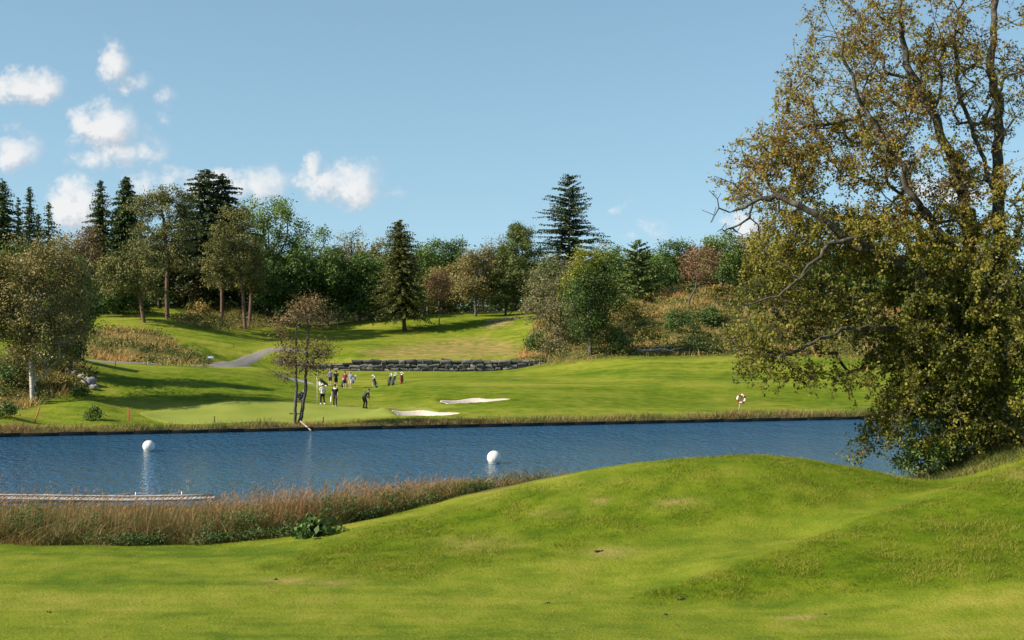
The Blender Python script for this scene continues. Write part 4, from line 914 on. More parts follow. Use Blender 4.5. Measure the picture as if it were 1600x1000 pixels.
# ------------------------------------------------------------------ stakes, flagstick, sign
def stake(px, D, h, mat, lab, lean=0.):
    mb = MB(); mb.tube([(-lean*.1, 0, -.2), (0, 0, 0), (lean*h, 0, h*.94), (lean*h, 0, h)], [.05, .05, .05, .03], 4); o = mb.build('stake', M[mat]); o.location = gp(px, D); tag(o, lab, 'stake', 'marker stakes on the far bank')
stake(201, 110.3, .85, 'woodred', 'red marker stake upright on the far bank')
stake(54, 106.5, 1.15, 'woodred', 'thin leaning red stake at the left end of the far bank', .32)
stake(335, 110.6, .55, 'woodbrown', 'short brown stake on the bank below the putting green')
stake(505, 110.9, .5, 'woodbrown', 'brown stake just right of the leaning pole')
stake(180, 138, .45, 'woodbrown', 'small dark stake on the lawn below the shed')
stake(365, 172, .6, 'woodbrown', 'dark stake beside the gravel path')
l = gp(495.5, 122); o = empty('flagstick', l, 0, 'thin pale golf flagstick with a furled white flag on the green', 'flagstick')
MB().tube([(0, 0, -.1), (0, 0, 1.1), (0, 0, 2.15)], .014, 8).build('pole', M['white'], o, True)
mb = MB(); X = np.linspace(0, 1, 9); V = [(.02+.34*t, .05*math.sin(t*6), 2.1-.38*k-.16*t*(1-k)-.1*t) for k in (0, .5, 1) for t in X]; F = [[k*9+i, k*9+i+1, (k+1)*9+i+1, (k+1)*9+i] for k in range(2) for i in range(8)]
mb.add(V, F); V2 = [(a, b+.012, c) for a, b, c in V]; mb.add(V2, [f[::-1] for f in F]); mb.build('flag', M['white'], o, True)
l = gp(329, 155.5); o = empty('sign', l, 0, 'small blank white sign on two short posts beside the gravel path', 'sign')
MB().box((0, 0, .62), (.62, .05, .3), bev=.01).build('board', M['white'], o)
for x in (-.2, .2): MB().tube([(x, .05, -.2), (x, .05, .4), (x, .05, .72)], .03, 8).build('post', M['woodbrown'], o)

# ------------------------------------------------------------------ life ring on its post
l = gp(1158, 123.5); o = empty('ring_post', l, 0, 'wooden post holding the life ring on the far bank', 'post')
MB().tube([(-.28, 0, -.3), (-.1, 0, .5), (.12, 0, 1.5)], [.05, .05, .045], 8).build('post_shaft', M['wood'], o, True); MB().box((.08, -.06, 1.32), (.2, .07, .12), bev=.01).build('bracket', M['woodbrown'], o)
o = empty('life_ring', l+[0, -.13, 1.02], 0, 'white life ring with red bands hanging on the far bank post', 'life ring')
MB().torus((0, 0, 0), .33, .085, n=56, k=12).build('ring', M['white'], o, True)
for k in range(4):
    a = .5+k*math.pi/2; MB().torus((0, 0, 0), .33, .09, a-.36, a+.36, 12, 12).build('band', M['red'], o, True)

# ------------------------------------------------------------------ dark shed by the birch
l = gp(104, 133); o = empty('shed', l, 0, 'small dark shed in the shade behind the white trunked birch', 'shed')
M['tar'] = plain('dark_boards', (.03, .028, .027), (.018, .017, .017), 6, .8)
mb = MB()
for i in range(15): mb.box((-1.05+i*.15, 0, 1.0), (.146, 1.9, 2.3), jit=0, bev=.012)
mb.build('wall', M['tar'], o)
mb = MB(); mb.box((0, 0, 2.28), (2.7, 2.5, .1), bev=.02); mb.box((0, -1.25, 2.24), (2.7, .05, .2), bev=.01); mb.build('roof', plain('roof_felt', (.05, .05, .052)), o)
d = MB().box((-.35, -.985, 1.0), (.75, .06, 1.95), bev=.01).build('door', plain('grey_door', (.09, .095, .1)), o); MB().box((-.08, -1.035, 1.0), (.04, .05, .14), bev=.01).build('handle', M['steel'], d)
w = MB().box((.72, -.98, 1.3), (.42, .06, .6), bev=.01).build('window', M['white'], o); m, nt, bs = newmat('dark_glass'); bs.inputs['Base Color'].default_value = (.03, .035, .04, 1); bs.inputs['Roughness'].default_value = .05; MB().box((.72, -1.015, 1.3), (.32, .02, .5)).build('pane', m, w)

# ------------------------------------------------------------------ people
def skin_mesh(name, V, E, R, mat, parent, root=0, levels=1):
    me = bpy.data.meshes.new(name); me.from_pydata([tuple(v) for v in V], E, []); o = bpy.data.objects.new(name, me); C.objects.link(o)
    m = o.modifiers.new('s', 'SKIN'); m.use_smooth_shade = True
    for i, r in enumerate(R):
        q = (r, r) if np.isscalar(r) else r
        me.skin_vertices[0].data[i].radius = q
    me.skin_vertices[0].data[root].use_root = True
    o.modifiers.new('u', 'SUBSURF').levels = levels
    dg = bpy.context.evaluated_depsgraph_get(); dg.update(); m2 = bpy.data.meshes.new_from_object(o.evaluated_get(dg)); m2.name = name
    bpy.data.objects.remove(o); bpy.data.meshes.remove(me)
    m2.materials.clear()
    for k in (mat if isinstance(mat, list) else [mat]): m2.materials.append(k)
    m2.polygons.foreach_set('use_smooth', np.ones(len(m2.polygons), bool))
    o = bpy.data.objects.new(name, m2); C.objects.link(o); o.parent = parent; return o
def merge(mb, name, mat, parent):
    """one continuous surface from overlapping limbs"""
    o = mb.build('raw', mat); m = o.modifiers.new('r', 'REMESH'); m.mode = 'VOXEL'; m.voxel_size = .018; q = o.modifiers.new('s', 'SMOOTH'); q.factor = .5; q.iterations = 4
    dg = bpy.context.evaluated_depsgraph_get(); dg.update(); me = bpy.data.meshes.new_from_object(o.evaluated_get(dg)); me.name = name; old = o.data
    bpy.data.objects.remove(o); bpy.data.meshes.remove(old); me.materials.clear(); me.materials.append(mat); me.polygons.foreach_set('use_smooth', np.ones(len(me.polygons), bool))
    o = bpy.data.objects.new(name, me); C.objects.link(o); o.parent = parent; return o
STAND = dict(pel=(0, 0, .95), spi=(0, .01, 1.12), che=(0, 0, 1.33), nec=(0, .0, 1.49), chin=(0, .025, 1.585), head=(0, .015, 1.67), top=(0, 0, 1.745), face=(0, 1, 0),
    shL=(-.185, 0, 1.43), shR=(.185, 0, 1.43), elL=(-.25, -.02, 1.15), elR=(.25, -.02, 1.15), wrL=(-.24, .07, .90), wrR=(.24, .07, .90), haL=(-.235, .09, .82), haR=(.235, .09, .82),
    hiL=(-.095, 0, .91), hiR=(.095, 0, .91), knL=(-.105, .03, .5), knR=(.105, .03, .5), anL=(-.11, -.01, .08), anR=(.11, -.01, .08))
PUTT = dict(STAND, pel=(0, -.14, .92), spi=(0, -.02, 1.07), che=(0, .17, 1.23), nec=(0, .29, 1.34), chin=(0, .39, 1.36), head=(0, .40, 1.46), top=(0, .39, 1.53), face=(0, .75, -.66),
    shL=(-.17, .2, 1.27), shR=(.17, .2, 1.25), elL=(-.17, .27, 1.0), elR=(.17, .27, .99), wrL=(-.035, .36, .84), wrR=(.035, .36, .80), haL=(-.01, .38, .78), haR=(.012, .38, .73),
    hiL=(-.1, -.12, .89), hiR=(.1, -.12, .89), knL=(-.14, .04, .49), knR=(.14, .04, .49), anL=(-.16, -.03, .08), anR=(.16, -.03, .08))
WALK = dict(STAND, elL=(-.24, .06, 1.17), wrL=(-.2, .22, 1.0), haL=(-.19, .29, .97), knL=(-.1, .16, .5), anL=(-.1, .12, .09), knR=(.1, -.04, .5), anR=(.1, -.25, .1))
CROUCH = dict(STAND, pel=(0, -.12, .44), spi=(0, .01, .57), che=(0, .22, .70), nec=(0, .34, .80), chin=(0, .43, .83), head=(0, .44, .92), top=(0, .42, .99), face=(0, .9, -.4),
    shL=(-.18, .25, .77), shR=(.18, .25, .77), elL=(-.2, .3, .6), elR=(.2, .3, .6), wrL=(-.08, .46, .58), wrR=(.08, .46, .55), haL=(-.04, .52, .56), haR=(.05, .53, .53),
    hiL=(-.1, -.1, .40), hiR=(.1, -.1, .40), knL=(-.16, .3, .5), knR=(.16, .3, .42), anL=(-.14, -.04, .1), anR=(.14, .0, .1))
HANDS_UP = dict(STAND, elL=(-.27, .05, 1.17), elR=(.27, .05, 1.17), wrL=(-.1, .24, 1.16), wrR=(.1, .24, 1.18), haL=(-.05, .3, 1.18), haR=(.06, .3, 1.2))
HOLD = dict(STAND, elR=(.27, -.02, 1.16), wrR=(.3, .16, 1.0), haR=(.31, .24, .98))
def person(px, D, rz, pose, label, shirt, legs, shoes, hat=None, hair=(.06, .04, .025), sleeve=.6, shorts=False, trim=None, scale=1.0, group='golfers'):
    J = {k: np.array(v, float) for k, v in pose.items()}; lowest = min(J['anL'][2], J['anR'][2])
    o = empty('person', gp(px, D, .03), rz, label, 'person', group); o.scale = (scale,)*3
    V = []; E = []; R = []
    def v(p, r, frm=None):
        V.append(np.array(p, float)); R.append(r)
        if frm is not None: E.append((frm, len(V)-1))
        return len(V)-1
    f = unit(J['face']); side = np.array([1., 0, 0])
    pel = v(J['pel'], .115); spi = v(J['spi'], .105, pel); che = v(J['che'], .125, spi); nec = v(J['nec'], .056, che); chin = v(J['chin'], .062, nec); head = v(J['head'], .088, chin); top = v(J['top'], .06, head)
    v(J['head']+f*.112-(J['top']-J['head'])*.25, .013, head)                                   # nose
    for s in (-1, 1): v(J['head']+side*s*.098-(J['top']-J['head'])*.2, .014, head)             # ears
    for S in 'LR':
        sh = v(J['sh'+S], .058, che); el = v(J['el'+S], .042, sh); wr = v(J['wr'+S], .028, el); d = unit(J['ha'+S]-J['wr'+S]); pa = v(J['ha'+S], .036, wr)
        sgn = -1 if S == 'L' else 1; sd = unit(np.cross(d, [sgn*1., .1, .1])); inn = np.array([-sgn*1., 0, 0])
        for k, ln in enumerate((.07, .08, .075, .058)):                                       # four fingers, slightly curled
            off = sd*(.027-.018*k); a = v(J['ha'+S]+d*.042+off, .0105, pa); b = v(J['ha'+S]+d*(.042+ln*.55)+off+inn*.012, .0095, a); v(J['ha'+S]+d*(.042+ln*.9)+off+inn*.034, .0085, b)
        a = v(J['ha'+S]-d*.01+sd*.042+inn*.008, .012, pa); v(J['ha'+S]+d*.03+sd*.058+inn*.02, .010, a)   # thumb
        hi = v(J['hi'+S], .092, pel); kn = v(J['kn'+S], .06, hi); an = v(J['an'+S], .042, kn); v(J['an'+S]+[0, .13, -.035], .035, an)
    body = skin_mesh('body', V, E, R, M['skin'], o, 0, 1)
    h0 = J['head']; u = unit(J['top']-J['head'])
    for s in (-1, 1): MB().ball(h0+f*.085+side*s*.032, (.011, .009, .008), 8, 6).build('eye', M['feature'], o, True)
    MB().ball(h0+f*.083-u*.062, (.024, .008, .006), 8, 6).build('mouth', M['lips'], o, True)
    # shirt
    mb = MB(); hem = J['pel']+(J['pel']-J['spi'])*.15; up_ = J['che']*.4+J['nec']*.6
    for o_ in (-.052, 0, .052): mb.tube([hem+side*o_, J['spi']+side*o_, J['che']+side*o_*1.25, up_+side*o_*.9], [.122, .112, .118, .075], 14)
    mb.tube([J['shL'], J['che']*.25+J['shL']*.375+J['shR']*.375, J['shR']], [.066, .09, .066], 12); mb.tube([up_, J['nec']*.9+J['che']*.1], [.075, .062], 12)
    for S in 'LR':
        mb.ball(J['sh'+S], .07, 12, 8); e = J['sh'+S]+(J['el'+S]-J['sh'+S])*min(1, sleeve*1.2); mb.tube([J['sh'+S], e], [.068, .06], 12)
        if sleeve > 1: mb.ball(J['el'+S], .058, 10, 7); mb.tube([J['el'+S], J['el'+S]+(J['wr'+S]-J['el'+S])*.92], [.056, .042], 12)
    merge(mb, 'shirt', shirt, o)
    mb = MB(); mb.ball(J['pel'], (.145, .118, .1), 16, 10)
    for S in 'LR':
        top_ = J['pel']+(J['hi'+S]-J['pel'])*[.6, 1, 0]+[0, 0, .05]
        if shorts: mb.tube([top_, J['hi'+S], J['hi'+S]+(J['kn'+S]-J['hi'+S])*.92], [.1, .108, .09], 14)
        else: mb.tube([top_, J['hi'+S], J['kn'+S]], [.1, .108, .076], 14); mb.ball(J['kn'+S], .076, 12, 8); mb.tube([J['kn'+S], J['an'+S]+[0, 0, .02]], [.075, .062], 14)
    merge(mb, 'shorts' if shorts else 'trousers', legs, o)
    if trim is not None:
        d = unit(J['nec']-J['che']); yk = MB(); yk.tube([J['shL']*.85+J['nec']*.15+d*.02, J['che']*.3+J['nec']*.7-d*.02, J['shR']*.85+J['nec']*.15+d*.02], [.066, .09, .066], 12); yk.tube([J['che']*.4+J['nec']*.6-d*.03, J['nec']], [.105, .066], 12); merge(yk, 'yoke', trim, o)
    for S in 'LR':
        a = J['an'+S]; b = MB(); b.ball(a+[0, .06, -.03], (.052, .145, .05), 14, 9); b.ball(a+[0, -.02, .0], (.05, .065, .055), 12, 8); b.build('shoe', shoes, o, True)
    hm = MB(); hm.ball(h0+u*.025-f*.014, (.102, .108, .098), 16, 10); hm.build('hair', plain('hair', hair, rough=.7), o, True)
    if hat is not None:
        hb = MB(); hb.ball(h0+u*.055-f*.004, (.108, .115, .078), 16, 10); hb.ball(h0+f*.13+u*.04, (.075, .085, .012), 12, 6); hb.build('cap', hat, o, True)
    return o
def cloth(name, c, c2=None): return plain(name, c, c2, 9, .85, spec=.15)
navy = cloth('navy_cloth', (.02, .03, .06)); blk = cloth('black_cloth', (.014, .014, .017)); wht = cloth('white_cloth', (.75, .74, .72)); gry = cloth('charcoal_cloth', (.05, .05, .055)); blu = cloth('grey_blue_cloth', (.2, .25, .33)); khk = cloth('khaki_cloth', (.52, .41, .3)); prp = cloth('purple_blue_cloth', (.14, .13, .24)); redc = cloth('dark_red_cloth', (.33, .06, .06), (.05, .02, .03)); lgt = cloth('light_grey_cloth', (.45, .43, .44)); brn = cloth('brown_cloth', (.2, .13, .09))
person(468, 124, -1.9, CROUCH, 'golfer crouching behind the twin stemmed tree', navy, navy, brn, hair=(.25, .17, .1))
person(504, 122.5, .5, WALK, 'golfer in white top and white cap near the flagstick', wht, blk, wht, hat=wht, scale=1.0)
person(523.5, 121, 2.9, STAND, 'golfer standing in black with a white shoulder yoke', blk, gry, wht, hat=blk, trim=wht, sleeve=.6, scale=1.06)
person(570.5, 120.3, -.75, PUTT, 'golfer in dark clothes bent over a putt', gry, blk, blk, sleeve=1.2, scale=1.07)
person(516, 153, -.3, HOLD, 'golfer in purple blue shirt at the far left of the waiting group', prp, navy, wht, hat=lgt, shorts=True)
person(525, 152, .2, HANDS_UP, 'golfer in black with shorts beside the purple shirted one', blk, blk, wht, hat=blk, shorts=True)
person(539, 150.5, 3.0, STAND, 'golfer in dark red patterned shirt and black shorts', redc, blk, wht, hat=blk, shorts=True)
person(547.5, 150, 2.7, HOLD, 'golfer in grey blue shirt and khaki shorts at the right of the waiting group', blu, khk, wht, hair=(.3, .2, .12), shorts=True)
# things they hold
def club(name, p0, p1, label, cat='golf club', big=.05):
    o = empty(name, p1, 0, label, cat); d = np.array(p0)-np.array(p1)
    MB().tube([(0, 0, .02), d*.5, d*.78], [.008, .009, .01], 7).build('shaft', M['steel'], o, True); MB().tube([d*.76, d*.9, d], [.015, .017, .015], 8).build('grip', M['black'], o, True)
    MB().box((big*.4, 0, .02), (big*2, .035, .035), bev=.008).build('club_head', M['steel'], o); return o
c_, s_ = math.cos(-.75), math.sin(-.75); w2 = lambda p, x, y, z: p+np.array([c_*x-s_*y, s_*x+c_*y, z])*1.07
g = gp(570.5, 120.3, .03); club('putter', w2(g, 0, .34, .86), w2(g, 0, .58, .0), 'putter held by the golfer bent over a putt')
g = gp(523.5, 121, .03); o = MB(); o.tube([(0, 0, 0), (0, 0, -.2), (.01, 0, -.42), (0, 0, -.5)], [.03, .07, .085, .06], 10); o = o.build('towel', M['white'], None, True); o.location = g+np.array([-.33, -.02, .87]); tag(o, 'white towel held beside the golfer with the white yoke', 'towel')
def golf_bag(px, D, lean, rz, label, body, accent, h=.92, stand=True, group='golf bags', dz=0):
    o = empty('golf_bag', gp(px, D, .05+dz), rz, label, 'golf bag', group); L = lambda z, x=0, y=0: (x+lean*z, y, z)
    MB().tube([L(0), L(.06), L(.3), L(.6), L(h-.06), L(h)], [.10, .125, .13, .135, .15, .145], 16).build('bag_body', body, o, True)
    MB().tube([L(h-.07), L(h-.02), L(h+.005)], [.153, .162, .15], 16).build('rim', accent, o, True)
    MB().ball(L(.32, .1, -.1), (.07, .07, .2), 12, 8).build('pocket', accent, o, True); MB().ball(L(.62, .02, -.13), (.08, .05, .12), 12, 8).build('pocket', body, o, True)
    a = np.linspace(0, math.pi, 9); MB().tube([L(.3+.5*t, -.13-.09*math.sin(math.pi*t), .03) for t in np.linspace(0, 1, 9)], .022, 6).build('strap', M['black'], o, True)
    if stand:
        for s in (-1, 1): MB().tube([L(h*.85, .02, 0), (lean*h*.4+.42*(1 if lean > 0 else -1)*1.0, s*.2, .25), (lean*h*.2+.5*(1 if lean > 0 else -1), s*.26, 0)], .012, 6).build('stand_leg', M['steel'], o, True)
    for k in range(7):
        x, y = .08*math.cos(k*2.4), .08*math.sin(k*2.4); hh = h+.12+.05*(k % 4); cb = MB(); cb.tube([L(h-.1, x*.6, y*.6), L(h, x, y), L(hh, x*1.5, y*1.5)], .009, 6)
        if k % 3 == 0: cb.ball(L(hh+.03, x*1.6, y*1.6), (.06, .055, .065), 10, 7)
        else: cb.box(L(hh+.01, x*1.6+.02, y*1.6), (.09, .025, .05), k, bev=.008)
        cb.build('club', M['white'] if k % 3 == 0 else M['steel'], o, True)
    return o
nb = plain('black_nylon', (.02, .02, .023), rough=.7); gb = plain('grey_nylon', (.3, .3, .32), rough=.7); rb = plain('maroon_nylon', (.3, .05, .04), rough=.7); bb = plain('blue_nylon', (.08, .12, .2), rough=.7)
golf_bag(589, 148.3, -.35, .3, 'black and grey golf bag leaning alone on its stand', nb, gb, 1.0)
golf_bag(607, 148.8, .22, .2, 'dark golf bag leaning close against another black bag', nb, bb, .95)
golf_bag(613, 148.4, .3, .5, 'black golf bag right of its leaning twin', nb, gb, .98)
golf_bag(627, 149, .1, 1.0, 'small maroon golf bag at the right end of the row', rb, nb, .85)
golf_bag(534, 151, .25, .1, 'dark blue golf bag standing beside the red shirted golfer', nb, bb, .9)
golf_bag(550.6, 149.9, .4, .2, 'blue grey golf bag slung at the hip of the grey blue shirted golfer', bb, gb, .5, False, dz=.55)
# trolley with a bag
o = empty('golf_trolley', gp(503, 151.2, .04), .1, 'golf trolley carrying a black bag left of the waiting group', 'golf trolley')
MB().tube([(.55, 0, .18), (.1, 0, .45), (-.35, 0, .9), (-.6, 0, 1.05)], .02, 8).build('frame', M['steel'], o, True)
for y in (-.3, .3):
    w = MB(); n_ = 18
    a = np.linspace(0, 2*math.pi, 25); w.tube(np.c_[.45+.17*np.cos(a), np.full(25, y), .19+.17*np.sin(a)], .028, 6, cap=False); wo = w.build('wheel', M['black'], o, True); MB().tube([(.45, y-.02, .19), (.45, y, .19), (.45, y+.02, .19)], .13, 16).build('hub', M['white'], wo, True)
MB().tube([(.6, 0, .3), (.5, 0, .38), (-.1, 0, .85), (-.25, 0, .97)], [.11, .14, .15, .15], 14).build('bag', nb, o, True)
for k in range(5): MB().tube([(-.22, .06*(k-2), .95), (-.55, .09*(k-2), 1.16+.03*(k % 3)), (-.6, .09*(k-2), 1.2+.03*(k % 3))], [.01, .01, .045], 7).build('club', M['black'] if k % 2 else M['white'], o, True)

# ------------------------------------------------------------------ earth clods and fallen leaves in the foreground
for px, py, r, lab in ((1040, 961, .055, 'dark earth clod nearest the bottom edge of the photo'), (1064, 937, .06, 'brown earth clod at the foot of the right mound'), (76, 957, .045, 'small dark clod on the mown grass at far left'), (935, 862, .08, 'dark torn turf clod on the bare patch of the mound'), (856, 943, .05, 'pale brown clod in the grass left of the right mound'), (1290, 960, .03, 'tiny earth crumb near the lower right of the fairway'), (430, 906, .05, 'brown clod in the grass at the toe of the left flank')):
    D = np.linspace(26, 50, 500); i = int(np.argmax(zg((px-800)*D/K, D) >= H-(py-YH)*D/K)); b = MB()
    for k in range(6): b.ball(RNG.normal(0, r*.55, 3)*[1.3, .8, .3], RNG.uniform(.3, .6)*r*np.array([1.2, 1, .7]), 9, 6, jit=.18)
    o = b.build('earth_clod', M['dirt']); o.location = gp(px, D[i], r*.25); tag(o, lab, 'clod', 'earth clods on the grass')
N = 190; X = RNG.uniform(-16, 18, N); Y = RNG.uniform(29, 46, N); c = np.c_[X, Y, zg(X, Y)+.025]; V, F = leaf_faces(c, unit(RNG.normal(size=(N, 3))*.35+[0, 0, 1]), RNG.uniform(.05, .09, N), RNG.uniform(.035, .06, N))
tag(mesh_np('leaf_litter', V, F, M['brown'], tint=RNG.uniform(0, 1, N)), 'scattered brown fallen leaves on the foreground grass', 'leaves', kind='stuff')

# ------------------------------------------------------------------ grass, reeds and undergrowth
def scatter(n, x0, x1, y0, y1, dens=None):
    X = RNG.uniform(x0, x1, n); Y = RNG.uniform(y0, y1, n)
    if dens is not None: k = RNG.uniform(size=n) < dens(X, Y); X, Y = X[k], Y[k]
    return X, Y, zg(X, Y)
def in_view(X, Y, m=60): px = 800+K*X/Y; return (px > -m) & (px < 1600+m)
def grass():
    parts = []
    # short turf
    X, Y, Z = scatter(640000, -19, 19, 28.5, 54, lambda x, y: in_view(x, y, 130)*np.clip(1.25-(y-29)/30, .25, 1)); r = rough_of(X, Y, Z); k = (poly_sd(X, Y, POND) > .4) & (RNG.uniform(size=len(X)) < .5+r); X, Y, Z, r = X[k], Y[k], Z[k], r[k]
    N = len(X); pat = vnoise(X, Y, .9, 21)*.4+vnoise(X, Y, .32, 22)*.3+vnoise(X, Y, .14, 23)*.3; cl = sm(.38, .68, pat); f2 = sm(.35, .7, vnoise(X*.8, Y, .16, 26)*.5+vnoise(X, Y*1.4, .45, 27)*.5); h = (.016+.028*f2*RNG.uniform(.4, 1.2, N))+r*(.012+.105*cl)*RNG.uniform(.45, 1.25, N)
    V, F = blades(np.c_[X, Y, Z-.01], h, .010+.005*r, RNG.uniform(0, 6.28, N), RNG.uniform(.3, 1.3, N), 2)
    dr = np.zeros(N); px, py = proj(X, Y, Z)
    for (a, b, ra, rb) in ((950, 864, 38, 7), (745, 850, 55, 10), (938, 783, 14, 5), (1590, 742, 25, 9), (440, 908, 30, 5), (870, 802, 30, 5), (1060, 785, 40, 6)): dr = np.maximum(dr, np.exp(-(((px-a)/ra)**2+((py-b)/rb)**2)))
    big = vnoise(X, Y, 3.5, 5)*.5+vnoise(X*.35, Y, 1.1, 6)*.5
    t = np.clip(.56+.26*(big-.5)+r*(.42*(cl-.5)*RNG.uniform(.2, 1.1, N)-.10)+(1-r)*(.5*(vnoise(X*.6, Y, .5, 24)-.5)+.5*(f2-.5)+.3*(vnoise(X, Y, .11, 28)-.5))+RNG.normal(0, .15, N)+.5*dr*vnoise(X, Y, .25, 8), 0, 1); parts.append((V, F, np.tile(t, 2)))
    V, F, T = join(parts); tag(mesh_np('grass', V, F, M['grass'], tint=T), 'short fairway turf and longer rough grass on the foreground mounds', 'grass', kind='stuff')
grass()
def reeds():
    parts = []
    top = lambda px: np.interp(px, [-300, 0, 150, 300, 420, 500, 620, 720, 790, 850, 900], [1.05, 1.08, 1.1, 1.2, 1.3, 1.45, 1.55, 1.5, 1.15, .9, .6])
    topy = lambda px: np.interp(px, [-300, 0, 150, 300, 420, 520, 620, 700, 780, 850, 900], [770, 766, 764, 768, 764, 750, 748, 746, 748, 752, 760])
    hmax = lambda px, Y, Z: np.clip(H-(topy(px)-YH)*Y/K-Z, .25, 2.0)
    front = lambda X: np.interp(X, [-30, -16, -11, -6, -3, 0, 2], [43.2, 43.6, 44.0, 45.0, 47.0, 49.5, 51.5])
    def sc(n, y0, y1):
        X = RNG.uniform(-26, 2.6, n); Y = front(X)+RNG.uniform(y0, y1, n)+(vnoise(X, X*0, 1.2, 31)-.5)*.6; k = (X > -.40*Y-1) & (poly_sd(X, Y, POND) > -1.0); X, Y = X[k], Y[k]; return X, Y, zg(X, Y), 800+K*X/Y
    # tall dry stems with seed heads
    X, Y, Z, px = sc(14500, .5, 6.2); kk = RNG.uniform(size=len(X)) < np.interp(px, [0, 250, 450], [.35, .6, 1]); X, Y, Z, px = X[kk], Y[kk], Z[kk], px[kk]; N = len(X); cl = vnoise(X, Y, .8, 33); h = hmax(px, Y, Z)*(.5+.55*RNG.uniform(size=N)**.8)*(.72+.4*cl)*np.where(RNG.uniform(size=N) < .1, 1.28, 1.0); h = np.maximum(h, .3)
    az = RNG.normal(0, .9, N)+.1; V, F = blades(np.c_[X, Y, Z-.05], h, .016, az, RNG.uniform(.02, .32, N), 3); t = np.clip(np.interp(px, [0, 250, 420, 700], [.62, .7, .84, .82])+.4*(vnoise(X, Y, 1.6, 34)-.5)+RNG.normal(0, .16, N), .2, 1); parts.append((V, F, np.tile(t, 3)))
    # plumes
    m = RNG.uniform(size=N) < .32; tv = V.reshape(N, 8, 3)[:, 6:8].mean(1)[m]; n2 = m.sum(); a2 = az[m]
    for k in range(5):
        b = tv+RNG.normal(0, .02, (n2, 3))-np.c_[np.cos(a2)*.0, np.sin(a2)*.0, np.full(n2, .04*k)]; V2, F2 = blades(b, RNG.uniform(.07, .16, n2), .022, a2+RNG.normal(0, .6, n2), RNG.uniform(.4, 1.5, n2), 2); parts.append((V2, F2, np.tile(np.clip(.82+RNG.normal(0, .1, n2), .5, 1), 2)))
    # leafy green blades
    X, Y, Z, px = sc(46000, .0, 5.0); N = len(X); cl = vnoise(X, Y, .9, 35); f = np.clip((Y-front(X))/1.6, .2, 1); h = hmax(px, Y, Z)*RNG.uniform(.3, .85, N)*(.35+1.0*cl)*(.35+.65*f)
    V, F = blades(np.c_[X, Y, Z-.05], np.maximum(h, .15), .026, RNG.uniform(0, 6.28, N), RNG.uniform(.3, 1.5, N), 3); t = np.clip(.05+.6*(vnoise(X, Y, .8, 36)-.4)+.34*RNG.uniform(size=N)+.2*(1-sm(100, 500, px)), 0, .85); parts.append((V, F, np.tile(t, 3)))
    # fallen dry leaves lying over the left part
    X, Y, Z, px = sc(7000, .1, 2.4); N = len(X); V, F = blades(np.c_[X, Y, Z+RNG.uniform(0, .35, N)], RNG.uniform(.25, .6, N), .026, RNG.uniform(0, 6.28, N), RNG.uniform(1.0, 2.2, N), 3); t = np.clip(.5+RNG.normal(0, .14, N), .1, .8); parts.append((V, F, np.tile(t, 3)))
    V, F, T = join(parts)
    tag(mesh_np('reeds', V, F, M['straw'], tint=T), 'tall straw and green reeds along the near pond bank', 'reeds', kind='stuff')
    # nettles and leafy weeds at the foot
    X, Y, Z, px = sc(1800, -.15, .8); k = (px > 165+RNG.normal(0, 25, len(X))) & (px < 600+RNG.normal(0, 40, len(X))) & (vnoise(X, Y, 1.3, 38)+.2*sm(250, 500, px) > .5); X, Y, Z = X[k], Y[k], Z[k]; dz = np.full(len(X), .18); X2, Y2, Z2, px2 = sc(2600, .2, 2.2); k2 = (vnoise(X2, Y2, 1.1, 39)*.6+vnoise(X2, Y2, .4, 40)*.4 > np.interp(px2, [0, 300, 420, 700], [.66, .58, .5, .5])); X, Y, Z, dz = np.r_[X, X2[k2]], np.r_[Y, Y2[k2]], np.r_[Z, Z2[k2]], np.r_[dz, (hmax(px2, Y2, Z2)*RNG.uniform(.2, .62, len(X2)))[k2]]; per = 14; N = len(X)*per
    c = np.repeat(np.c_[X, Y, Z+dz], per, 0)+RNG.normal(size=(N, 3))*[.12, .12, .09]; c[:, 2] = np.maximum(c[:, 2], np.repeat(Z, per)+.02); V, F = leaf_faces(c, unit(RNG.normal(size=(N, 3))*.5+[0, -.3, .7]), RNG.uniform(.05, .11, N), RNG.uniform(.03, .06, N))
    tag(mesh_np('weeds', V, F, M['bush'], tint=np.clip(RNG.normal(.5, .25, N), 0, 1)), 'low leafy weeds in front of the reeds', 'weeds', kind='stuff')
reeds()
